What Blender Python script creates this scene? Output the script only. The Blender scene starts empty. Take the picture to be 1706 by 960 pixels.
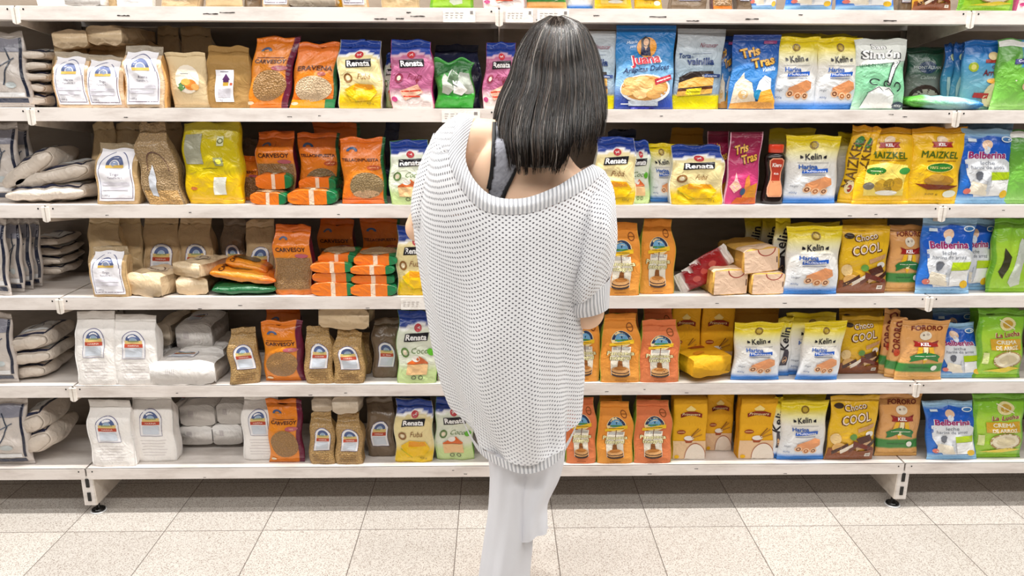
import bpy, bmesh, math, random
import numpy as np
from mathutils import Matrix, Vector
R = math.radians
SC = bpy.context.scene
COL = SC.collection

# ------------------------------------------------------------------ camera
F_PX = 1280.0
CAMP = np.array([-.0083, -2.2134, 1.325])
PITCH, YAW, ROLL = .2556, -.0207, .0032
cd = bpy.data.cameras.new('camera'); cam = bpy.data.objects.new('camera', cd); COL.objects.link(cam)
cd.sensor_width = 36.0; cd.lens = 36.0 * F_PX / 1706.0; cd.clip_start = .02
cam.matrix_world = (Matrix.Translation(Vector(CAMP)) @ Matrix.Rotation(YAW, 4, 'Z')
                    @ Matrix.Rotation(math.pi / 2 - PITCH, 4, 'X') @ Matrix.Rotation(ROLL, 4, 'Z'))
SC.camera = cam

# ------------------------------------------------------------------ light, exposure
SC.view_settings.view_transform = 'Standard'; SC.view_settings.look = 'None'
SC.view_settings.gamma = 1.0; SC.view_settings.use_curve_mapping = False
SC.view_settings.exposure = 0.55
w = bpy.data.worlds.new('store_air'); SC.world = w; w.use_nodes = True
w.node_tree.nodes['Background'].inputs[0].default_value = (1.0, .985, .97, 1)
w.node_tree.nodes['Background'].inputs[1].default_value = .045
def strip(name, y, z, power, sx=7.0, sy=.05, tilt=0, x=0):
    l = bpy.data.lights.new(name, 'AREA'); l.shape = 'RECTANGLE'; l.size = sx; l.size_y = sy
    l.energy = power; l.color = (1.0, .975, .94)
    o = bpy.data.objects.new(name, l); COL.objects.link(o); o.location = (x, y, z); o.rotation_euler = (tilt, 0, 0)
    return o
strip('ceiling_tube_light', -.32, 3.0, 112)
strip('ceiling_tube_light', -.95, 3.0, 24, sy=.08)
strip('ceiling_tube_light', -2.5, 3.1, 66, sy=.2, tilt=R(25))

# ------------------------------------------------------------------ pixel <-> world (points of the real place)
def ray(px, py):
    u, v = px - 853, py - 480
    c, s = math.cos(ROLL), math.sin(ROLL); u, v = c * u + s * v, -s * u + c * v
    x, fw, up = u / F_PX, 1.0, -v / F_PX
    c, s = math.cos(PITCH), math.sin(PITCH); y = c * fw + s * up; z = -s * fw + c * up
    c, s = math.cos(YAW), math.sin(YAW); return np.array([c * x - s * y, s * x + c * y, z])
def W(px, py, Y):
    d = ray(px, py); return CAMP + d * (Y - CAMP[1]) / d[1]

# ------------------------------------------------------------------ colour + materials
def lin(h):
    if not isinstance(h, str): return np.array(h, float)
    h = h.lstrip('#'); c = np.array([int(h[i:i + 2], 16) for i in (0, 2, 4)]) / 255.
    return np.where(c <= .04045, c / 12.92, ((c + .055) / 1.055) ** 2.4)
def newmat(name):
    m = bpy.data.materials.new(name); m.use_nodes = True; nt = m.node_tree
    return m, nt, nt.nodes, nt.links, nt.nodes['Principled BSDF']
def print_mat(name, rough, spec, bump, scale, alpha=1.0, coat=0):
    m, nt, N, L, P = newmat(name)
    a = N.new('ShaderNodeVertexColor'); a.layer_name = 'Col'
    P.inputs['Roughness'].default_value = rough; P.inputs['Specular IOR Level'].default_value = spec
    P.inputs['Coat Weight'].default_value = coat; P.inputs['Coat Roughness'].default_value = .15
    tc = N.new('ShaderNodeTexCoord'); n = N.new('ShaderNodeTexNoise'); n.inputs['Scale'].default_value = scale
    n.inputs['Detail'].default_value = 3; n.inputs['Distortion'].default_value = 1.2
    L.new(tc.outputs['Object'], n.inputs['Vector'])
    b = N.new('ShaderNodeBump'); b.inputs['Strength'].default_value = bump; b.inputs['Distance'].default_value = .012
    L.new(n.outputs['Fac'], b.inputs['Height']); L.new(b.outputs['Normal'], P.inputs['Normal'])
    L.new(a.outputs['Color'], P.inputs['Base Color'])
    P.inputs['Alpha'].default_value = alpha
    return m
M = {}
M['film'] = print_mat('printed_film', .30, .5, .55, 28, coat=.25)
M['paper'] = print_mat('printed_paper', .62, .3, .45, 32)
M['sticker'] = print_mat('paper_label', .5, .35, .25, 24)
M['clear'] = print_mat('clear_film', .18, .6, .8, 40, alpha=.42)
M['gloss'] = print_mat('hard_gloss', .14, .6, .05, 10)
def grain_mat(name, c1, c2, scale):
    m, nt, N, L, P = newmat(name)
    a = N.new('ShaderNodeVertexColor'); a.layer_name = 'Col'
    tc = N.new('ShaderNodeTexCoord'); n = N.new('ShaderNodeTexVoronoi'); n.inputs['Scale'].default_value = scale
    L.new(tc.outputs['Object'], n.inputs['Vector'])
    mr = N.new('ShaderNodeMapRange'); mr.inputs['To Min'].default_value = c1; mr.inputs['To Max'].default_value = c2
    mr.inputs['From Max'].default_value = .6
    L.new(n.outputs['Distance'], mr.inputs['Value'])
    mx = N.new('ShaderNodeMix'); mx.data_type = 'RGBA'; mx.blend_type = 'MULTIPLY'; mx.inputs['Factor'].default_value = 1
    L.new(a.outputs['Color'], mx.inputs['A']); L.new(mr.outputs['Result'], mx.inputs['B']); L.new(mx.outputs['Result'], P.inputs['Base Color'])
    n2 = N.new('ShaderNodeTexNoise'); n2.inputs['Scale'].default_value = 30; L.new(tc.outputs['Object'], n2.inputs['Vector'])
    ad = N.new('ShaderNodeMath'); ad.operation = 'ADD'; L.new(n.outputs['Distance'], ad.inputs[0]); L.new(n2.outputs['Fac'], ad.inputs[1])
    b = N.new('ShaderNodeBump'); b.inputs['Strength'].default_value = .5; b.inputs['Distance'].default_value = .006
    L.new(ad.outputs[0], b.inputs['Height']); L.new(b.outputs['Normal'], P.inputs['Normal'])
    P.inputs['Roughness'].default_value = .38; P.inputs['Coat Weight'].default_value = .3; P.inputs['Coat Roughness'].default_value = .15
    return m
M['grain'] = grain_mat('grain_in_film', 1.0, .62, 220)

def paint_mat():
    m, nt, N, L, P = newmat('shelf_paint')
    a = N.new('ShaderNodeVertexColor'); a.layer_name = 'Col'
    tc = N.new('ShaderNodeTexCoord')
    n = N.new('ShaderNodeTexNoise'); n.inputs['Scale'].default_value = 9; n.inputs['Detail'].default_value = 6; n.inputs['Roughness'].default_value = .65
    mp = N.new('ShaderNodeMapping'); mp.inputs['Scale'].default_value = (.6, 2, 3); L.new(tc.outputs['Object'], mp.inputs['Vector']); L.new(mp.outputs['Vector'], n.inputs['Vector'])
    cr = N.new('ShaderNodeValToRGB'); cr.color_ramp.elements[0].position = .32; cr.color_ramp.elements[0].color = (.74, .71, .69, 1)
    cr.color_ramp.elements[1].position = .55; cr.color_ramp.elements[1].color = (1, 1, 1, 1)
    L.new(n.outputs['Fac'], cr.inputs['Fac'])
    mx = N.new('ShaderNodeMix'); mx.data_type = 'RGBA'; mx.blend_type = 'MULTIPLY'; mx.inputs['Factor'].default_value = 1
    L.new(a.outputs['Color'], mx.inputs['A']); L.new(cr.outputs['Color'], mx.inputs['B']); L.new(mx.outputs['Result'], P.inputs['Base Color'])
    P.inputs['Roughness'].default_value = .42
    return m
M['paint'] = paint_mat()

def floor_mat():
    m, nt, N, L, P = newmat('terrazzo_tiles')
    tc = N.new('ShaderNodeTexCoord')
    def vor(scale, lo, hi):
        v = N.new('ShaderNodeTexVoronoi'); v.inputs['Scale'].default_value = scale; L.new(tc.outputs['Object'], v.inputs['Vector'])
        r = N.new('ShaderNodeValToRGB'); r.color_ramp.elements[0].position = lo; r.color_ramp.elements[0].color = (0, 0, 0, 1)
        r.color_ramp.elements[1].position = hi; r.color_ramp.elements[1].color = (1, 1, 1, 1)
        L.new(v.outputs['Distance'], r.inputs['Fac']); return v, r
    v1, r1 = vor(260, .15, .5); v2, r2 = vor(150, .14, .32)
    wn = N.new('ShaderNodeTexNoise'); wn.inputs['Scale'].default_value = 3.5; wn.inputs['Detail'].default_value = 3; L.new(tc.outputs['Object'], wn.inputs['Vector'])
    base = N.new('ShaderNodeMix'); base.data_type = 'RGBA'
    base.inputs['A'].default_value = (.62, .575, .52, 1); base.inputs['B'].default_value = (.72, .68, .63, 1); L.new(wn.outputs['Fac'], base.inputs['Factor'])
    m1 = N.new('ShaderNodeMix'); m1.data_type = 'RGBA'; m1.inputs['A'].default_value = (.34, .28, .24, 1)
    L.new(r1.outputs['Color'], m1.inputs['Factor']); L.new(base.outputs['Result'], m1.inputs['B'])
    m2 = N.new('ShaderNodeMix'); m2.data_type = 'RGBA'; m2.inputs['A'].default_value = (.26, .19, .15, 1)
    L.new(r2.outputs['Color'], m2.inputs['Factor']); L.new(m1.outputs['Result'], m2.inputs['B'])
    # per tile tone
    mp = N.new('ShaderNodeMapping'); L.new(tc.outputs['Object'], mp.inputs['Vector'])
    mp.inputs['Location'].default_value = (.131 + 30, .095 + 30, 0)
    sx = N.new('ShaderNodeSeparateXYZ'); L.new(mp.outputs['Vector'], sx.inputs[0])
    lines = []; cells = []
    for ax in 'XY':
        d = N.new('ShaderNodeMath'); d.operation = 'DIVIDE'; d.inputs[1].default_value = .3; L.new(sx.outputs[ax], d.inputs[0])
        fr = N.new('ShaderNodeMath'); fr.operation = 'FRACT'; L.new(d.outputs[0], fr.inputs[0])
        fl = N.new('ShaderNodeMath'); fl.operation = 'FLOOR'; L.new(d.outputs[0], fl.inputs[0]); cells.append(fl)
        s = N.new('ShaderNodeMath'); s.operation = 'SUBTRACT'; s.inputs[1].default_value = .5; L.new(fr.outputs[0], s.inputs[0])
        ab = N.new('ShaderNodeMath'); ab.operation = 'ABSOLUTE'; L.new(s.outputs[0], ab.inputs[0])
        g = N.new('ShaderNodeMath'); g.operation = 'GREATER_THAN'; g.inputs[1].default_value = .4955; L.new(ab.outputs[0], g.inputs[0]); lines.append(g)
    cx = N.new('ShaderNodeCombineXYZ'); L.new(cells[0].outputs[0], cx.inputs[0]); L.new(cells[1].outputs[0], cx.inputs[1])
    wh = N.new('ShaderNodeTexWhiteNoise'); wh.noise_dimensions = '3D'; L.new(cx.outputs[0], wh.inputs['Vector'])
    mr = N.new('ShaderNodeMapRange'); mr.inputs['To Min'].default_value = .9; mr.inputs['To Max'].default_value = 1.04; L.new(wh.outputs['Value'], mr.inputs['Value'])
    mu = N.new('ShaderNodeMix'); mu.data_type = 'RGBA'; mu.blend_type = 'MULTIPLY'; mu.inputs['Factor'].default_value = 1
    L.new(m2.outputs['Result'], mu.inputs['A']); L.new(mr.outputs['Result'], mu.inputs['B'])
    mxm = N.new('ShaderNodeMath'); mxm.operation = 'MAXIMUM'; L.new(lines[0].outputs[0], mxm.inputs[0]); L.new(lines[1].outputs[0], mxm.inputs[1])
    gr = N.new('ShaderNodeMix'); gr.data_type = 'RGBA'; gr.inputs['B'].default_value = (.17, .14, .12, 1)
    L.new(mxm.outputs[0], gr.inputs['Factor']); L.new(mu.outputs['Result'], gr.inputs['A'])
    L.new(gr.outputs['Result'], P.inputs['Base Color']); P.inputs['Roughness'].default_value = .45
    return m
M['floor'] = floor_mat()

def knit_mat(name, su, sv, rib=False, alpha_holes=True):
    m, nt, N, L, P = newmat(name)
    uv = N.new('ShaderNodeUVMap'); uv.uv_map = 'UVMap'
    nz = N.new('ShaderNodeTexNoise'); nz.inputs['Scale'].default_value = 60; L.new(uv.outputs[0], nz.inputs['Vector'])
    sc = N.new('ShaderNodeVectorMath'); sc.operation = 'SCALE'; sc.inputs['Scale'].default_value = .0022; L.new(nz.outputs['Color'], sc.inputs[0])
    ad = N.new('ShaderNodeVectorMath'); ad.operation = 'ADD'; L.new(uv.outputs[0], ad.inputs[0]); L.new(sc.outputs[0], ad.inputs[1])
    s = N.new('ShaderNodeSeparateXYZ'); L.new(ad.outputs[0], s.inputs[0])
    outs = []
    for ax, per in (('X', su), ('Y', sv)):
        k = N.new('ShaderNodeMath'); k.operation = 'MULTIPLY'; k.inputs[1].default_value = 2 * math.pi / per; L.new(s.outputs[ax], k.inputs[0])
        q = N.new('ShaderNodeMath'); q.operation = 'SINE'; L.new(k.outputs[0], q.inputs[0]); outs.append(q)
    P.inputs['Roughness'].default_value = .85; P.inputs['Specular IOR Level'].default_value = .15
    if rib:
        src = outs[0]; lo, hi, dark = -.9, .2, (.50, .51, .55, 1)
    else:
        src = N.new('ShaderNodeMath'); src.operation = 'MULTIPLY'; L.new(outs[0].outputs[0], src.inputs[0]); L.new(outs[1].outputs[0], src.inputs[1])
        neg = N.new('ShaderNodeMath'); neg.operation = 'MULTIPLY'; neg.inputs[1].default_value = -1; L.new(src.outputs[0], neg.inputs[0]); src = neg
        lo, hi, dark = -.80, -.42, (.26, .26, .30, 1)
    r = N.new('ShaderNodeMapRange'); r.inputs['From Min'].default_value = lo; r.inputs['From Max'].default_value = hi; L.new(src.outputs[0], r.inputs['Value'])
    mx = N.new('ShaderNodeMix'); mx.data_type = 'RGBA'; mx.inputs['A'].default_value = dark; mx.inputs['B'].default_value = (.90, .905, .93, 1)
    L.new(r.outputs['Result'], mx.inputs['Factor']); L.new(mx.outputs['Result'], P.inputs['Base Color'])
    if alpha_holes:
        ar = N.new('ShaderNodeMapRange'); ar.inputs['To Min'].default_value = .45; ar.inputs['To Max'].default_value = 1
        L.new(r.outputs['Result'], ar.inputs['Value']); L.new(ar.outputs['Result'], P.inputs['Alpha'])
    b = N.new('ShaderNodeBump'); b.inputs['Strength'].default_value = .6; b.inputs['Distance'].default_value = .003
    L.new(r.outputs['Result'], b.inputs['Height']); L.new(b.outputs['Normal'], P.inputs['Normal'])
    return m
M['knit'] = knit_mat('white_open_knit', .0145, .0105)
M['rib'] = knit_mat('white_rib_knit', .0095, .01, rib=True, alpha_holes=False)
def plain(name, c, rough, spec=.4, noise=0, nscale=40, bump=0, coat=0, sss=0):
    m, nt, N, L, P = newmat(name)
    P.inputs['Roughness'].default_value = rough; P.inputs['Specular IOR Level'].default_value = spec; P.inputs['Coat Weight'].default_value = coat
    tc = N.new('ShaderNodeTexCoord'); n = N.new('ShaderNodeTexNoise'); n.inputs['Scale'].default_value = nscale; n.inputs['Detail'].default_value = 5
    L.new(tc.outputs['Object'], n.inputs['Vector'])
    mx = N.new('ShaderNodeMix'); mx.data_type = 'RGBA'; mx.inputs['A'].default_value = tuple(np.array(c) * (1 - noise)) + (1,); mx.inputs['B'].default_value = tuple(np.minimum(1, np.array(c) * (1 + noise))) + (1,)
    L.new(n.outputs['Fac'], mx.inputs['Factor']); L.new(mx.outputs['Result'], P.inputs['Base Color'])
    if bump:
        b = N.new('ShaderNodeBump'); b.inputs['Strength'].default_value = bump; b.inputs['Distance'].default_value = .004
        L.new(n.outputs['Fac'], b.inputs['Height']); L.new(b.outputs['Normal'], P.inputs['Normal'])
    if sss: P.inputs['Subsurface Weight'].default_value = sss; P.inputs['Subsurface Radius'].default_value = (.02, .008, .004); P.inputs['Subsurface Scale'].default_value = .5
    return m
M['skin'] = plain('skin', (.92, .61, .42), .5, .35, .06, 14, .05, sss=.1)
M['hair'] = print_mat('dark_hair', .23, .65, .0, 90)
M['pants'] = plain('thin_white_cotton', (.80, .81, .86), .8, .2, .03, 20, .15)
M['black'] = plain('black_plastic', (.015, .015, .016), .35)
M['steel'] = plain('bright_steel', (.75, .75, .74), .3, .6)
M['slot'] = plain('dark_slot', (.02, .018, .016), .8)

# ------------------------------------------------------------------ object helpers
def tag(o, label=None, cat=None, group=None, kind=None):
    if label: o['label'] = label
    if cat: o['category'] = cat
    if group: o['group'] = group
    if kind: o['kind'] = kind
    return o
def mesh_obj(name, V, Fc, mat, parent=None, cols=None, smooth=True, uv=None, link=True):
    me = bpy.data.meshes.new(name); me.from_pydata([tuple(map(float, v)) for v in V], [], [tuple(map(int, f)) for f in Fc]); me.update()
    if cols is not None:
        at = me.color_attributes.new('Col', 'FLOAT_COLOR', 'POINT')
        c = np.ones((len(V), 4), np.float32); c[:, :3] = cols; at.data.foreach_set('color', c.ravel())
    if uv is not None:
        l = me.uv_layers.new(name='UVMap'); idx = np.zeros(len(me.loops), np.int32); me.loops.foreach_get('vertex_index', idx)
        l.data.foreach_set('uv', np.asarray(uv, np.float32)[idx].ravel())
    if smooth: me.polygons.foreach_set('use_smooth', [True] * len(me.polygons))
    me.materials.append(mat); o = bpy.data.objects.new(name, me); COL.objects.link(o)
    if parent: o.parent = parent
    return o
def empty(name, loc=(0, 0, 0)):
    o = bpy.data.objects.new(name, None); o.empty_display_size = .05; COL.objects.link(o); o.location = loc; return o
class MB:
    def __init__(s): s.V = []; s.F = []; s.C = []
    def box(s, x0, y0, z0, x1, y1, z1, c='#ffffff', bev=0):
        n = len(s.V)
        s.V += [(x, y, z) for z in (z0, z1) for y in (y0, y1) for x in (x0, x1)]
        s.F += [tuple(n + i for i in f) for f in ((0, 2, 3, 1), (4, 5, 7, 6), (0, 1, 5, 4), (2, 6, 7, 3), (0, 4, 6, 2), (1, 3, 7, 5))]
        s.C += [lin(c)] * 8
    def prism(s, pts, axis, a, b, c='#ffffff'):   # polygon extruded along axis 0/1
        n = len(s.V); k = len(pts)
        for t in (a, b):
            for p in pts: s.V.append((t, p[0], p[1]) if axis == 0 else (p[0], t, p[1]))
        s.F += [tuple(range(n, n + k))[::-1], tuple(range(n + k, n + 2 * k))]
        for i in range(k): j = (i + 1) % k; s.F.append((n + i, n + j, n + k + j, n + k + i))
        s.C += [lin(c)] * (2 * k)
    def lathe(s, prof, cx, cy, c, seg=24):
        n = len(s.V); k = len(prof)
        for i in range(seg):
            a = 2 * math.pi * i / seg
            for r, z in prof: s.V.append((cx + r * math.cos(a), cy + r * math.sin(a), z))
        for i in range(seg):
            j = (i + 1) % seg
            for q in range(k - 1): s.F.append((n + i * k + q, n + j * k + q, n + j * k + q + 1, n + i * k + q + 1))
        s.F.append(tuple(n + i * k for i in range(seg))[::-1]); s.F.append(tuple(n + i * k + k - 1 for i in range(seg)))
        s.C += [lin(c)] * (seg * k)
    def build(s, name, mat, parent=None, smooth=False, bev=0):
        o = mesh_obj(name, s.V, s.F, mat, parent, np.array(s.C), smooth)
        if bev:
            b = o.modifiers.new('bevel', 'BEVEL'); b.width = bev; b.segments = 2; b.limit_method = 'ANGLE'
        return o

# ------------------------------------------------------------------ floor
mb = MB(); mb.box(-6, -6, -.05, 6, 3.0, 0)
fl = mb.build('floor', M['floor']); tag(fl, kind='structure')

# ------------------------------------------------------------------ gondola shelving
SZ = [1.5334, 1.2657, .9933, .718, .4388, .1617]       # shelf tops, highest first
BAY = 1.3; LIP = .036; DEPTH = .345
WHITE = '#e9e2dc'
fr = empty('shelving_frame'); tag(fr, 'long white gondola frame with back panels, uprights and slotted feet behind the shelves', 'shelving')
for b in range(-2, 2):
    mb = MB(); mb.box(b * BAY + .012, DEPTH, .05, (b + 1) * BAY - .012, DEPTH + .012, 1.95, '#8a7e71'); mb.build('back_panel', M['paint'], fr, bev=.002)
for s in range(-2, 3):
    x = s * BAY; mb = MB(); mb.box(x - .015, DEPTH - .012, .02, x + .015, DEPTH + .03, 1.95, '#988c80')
    for k in range(38):
        mb.box(x - .003, DEPTH - .0135, .08 + k * .05, x + .003, DEPTH - .011, .105 + k * .05, '#2a2522')
    mb.build('upright', M['paint'], fr)
    ft = MB(); sg = 1 if s < 0 else -1
    ft.box(x - .018, .002, .034, x + .018, .008, .135, WHITE)
    ft.box(x + sg * .018 - .002, .002, .034, x + sg * .018 + .002, DEPTH - .01, .135, '#e2d8cc')
    ft.box(x - sg * .018 - .001, .002, .034, x - sg * .018 + .001, .03, .135, WHITE)
    ft.box(x - .005, -.001, .098, x + .006, .0015, .128, '#14110f'); ft.box(x - .005, -.001, .05, x + .006, .0015, .08, '#14110f')
    fo = ft.build('foot', M['paint'], fr, bev=.0008)
    pd = MB(); pd.lathe([(.006, .034), (.006, .016), (.012, .014), (.02, .009), (.021, .004)], x + sg * .008, .028, '#101010'); pd.lathe([(.024, .004), (.025, .001), (.024, 0)], x + sg * .008, .028, '#e8e8e8')
    pd.build('levelling_pad', M['gloss'], fo, smooth=True)
    for k, z in enumerate(SZ[:-1]):
        br = MB(); br.prism([(.0, z - LIP - .001), (.0, z - LIP - .010), (.02, z - LIP - .014), (DEPTH - .012, z - LIP - .052), (DEPTH - .012, z - .008), (.01, z - .008)], 0, x - .0018, x + .0018, '#d8cdc0')
        br.build('shelf_bracket', M['paint'], fr)
        tb = MB(); tb.prism([(x - .010, z - LIP - .008), (x - .004, z - LIP - .012), (x + .004, z - LIP - .012), (x + .010, z - LIP - .008), (x + .011, z - .004), (x - .011, z - .004)], 1, -.0045, .001, '#f6efe6')
        tb.box(x - .0012, -.0055, z - LIP - .010, x + .0012, -.004, z - .004, '#b9afa5')
        tb.build('bracket_end', M['paint'], fr, bev=.0012)
rnd = random.Random(4)
NAMES = ['top', 'second', 'third', 'fourth', 'fifth', 'bottom']
BAYN = ['far left', 'middle left', 'middle right', 'far right']
for k, z in enumerate(SZ):
    for b in range(-2, 2):
        x0, x1 = b * BAY + .003, (b + 1) * BAY - .003
        mb = MB(); mb.box(x0, .0015, z - .004, x1, DEPTH - .013, z, WHITE); mb.box(x0, DEPTH - .016, z - .03, x1, DEPTH - .013, z - .004, WHITE)
        mb.box(x0, .006, z - LIP, x1, .05, z - LIP + .002, WHITE)
        sh = mb.build('metal_shelf', M['paint']); tag(sh, 'white metal shelf board, %s level of the %s bay' % (NAMES[k], BAYN[b + 2]), 'shelf', 'white metal shelf boards of the gondola')
        mb = MB(); mb.box(x0, 0, z - LIP, x1, .006, z, '#ebe3dd')
        for xx in (x0 + .018, x1 - .018):
            n = len(mb.V); mb.lathe([(.0026, 0), (.0026, .0006)], 0, 0, '#15110f', 8)
            for i in range(n, len(mb.V)):
                v = mb.V[i]; mb.V[i] = (xx + v[0], -.0001 - v[2], z - .009 + v[1])
        for _ in range(7 if k == 0 else 3):      # chipped paint and scratches
            cx = rnd.uniform(x0 + .1, x1 - .1); L_ = rnd.uniform(.006, .05 if k == 0 else .014); zz = z - rnd.uniform(.012, .034); n = len(mb.V); q = 7
            up = [(cx + L_ * (i / q - .5), zz + rnd.uniform(.0006, .0022 if k == 0 else .0012)) for i in range(q + 1)]
            dn = [(cx + L_ * (i / q - .5), zz - rnd.uniform(.0003, .0015)) for i in range(q, -1, -1)]
            mb.V += [(p[0], -.0006, p[1]) for p in up + dn]; mb.F += [(n + i, n + 2 * q + 1 - i, n + 2 * q - i, n + i + 1) for i in range(q)]; mb.C += [lin('#2b2320')] * (2 * q + 2)
        mb.build('front_edge', M['paint'], sh, bev=.0012)
# ------------------------------------------------------------------ lettering cache
_tc = {}
def text_mesh(s, bold=0.0):
    key = (s, round(bold, 3))
    if key in _tc: return _tc[key]
    if 'M' in s and bold > 0:          # the font's M breaks when its outline is offset: thicken it with shifted copies
        V0, F0 = text_mesh(s, 0); V, Fs = [], []
        for k, (dx, dy) in enumerate(((0, 0), (1, 0), (-1, 0), (0, 1), (0, -1), (.7, .7), (-.7, .7), (.7, -.7), (-.7, -.7))):
            V.append(V0 + np.array([dx, dy]) * bold); Fs += [tuple(i + k * len(V0) for i in f) for f in F0]
        _tc[key] = (np.concatenate(V), Fs); return _tc[key]
    cu = bpy.data.curves.new('lettering', 'FONT'); cu.body = s; cu.resolution_u = 2; cu.offset = bold; cu.align_x = 'CENTER'; cu.fill_mode = 'FRONT'
    o = bpy.data.objects.new('lettering', cu); COL.objects.link(o)
    dg = bpy.context.evaluated_depsgraph_get(); dg.update()
    me = bpy.data.meshes.new_from_object(o.evaluated_get(dg))
    bm = bmesh.new(); bm.from_mesh(me); bmesh.ops.remove_doubles(bm, verts=bm.verts, dist=.0005); bmesh.ops.triangulate(bm, faces=bm.faces)
    V = np.array([(v.co.x, v.co.y) for v in bm.verts]) if bm.verts else np.zeros((0, 2)); Fs = [tuple(v.index for v in f.verts) for f in bm.faces]
    bm.free(); bpy.data.objects.remove(o); bpy.data.curves.remove(cu); bpy.data.meshes.remove(me)
    VL = [tuple(p) for p in V]; todo = list(Fs); Fs = []
    while todo:
        f = todo.pop(); P3 = [VL[i] for i in f]; e = [math.hypot(P3[i][0] - P3[(i + 1) % 3][0], P3[i][1] - P3[(i + 1) % 3][1]) for i in range(3)]
        k = e.index(max(e))
        if e[k] < .25: Fs.append(f); continue
        i, j, o3 = f[k], f[(k + 1) % 3], f[(k + 2) % 3]; VL.append(((VL[i][0] + VL[j][0]) / 2, (VL[i][1] + VL[j][1]) / 2)); m = len(VL) - 1
        todo += [(i, m, o3), (m, j, o3)]
    V = np.array(VL) if VL else np.zeros((0, 2))
    if len(V): V[:, 1] -= .34; V[:, 0] -= (V[:, 0].min() + V[:, 0].max()) / 2
    _tc[key] = (V, Fs); return _tc[key]

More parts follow.
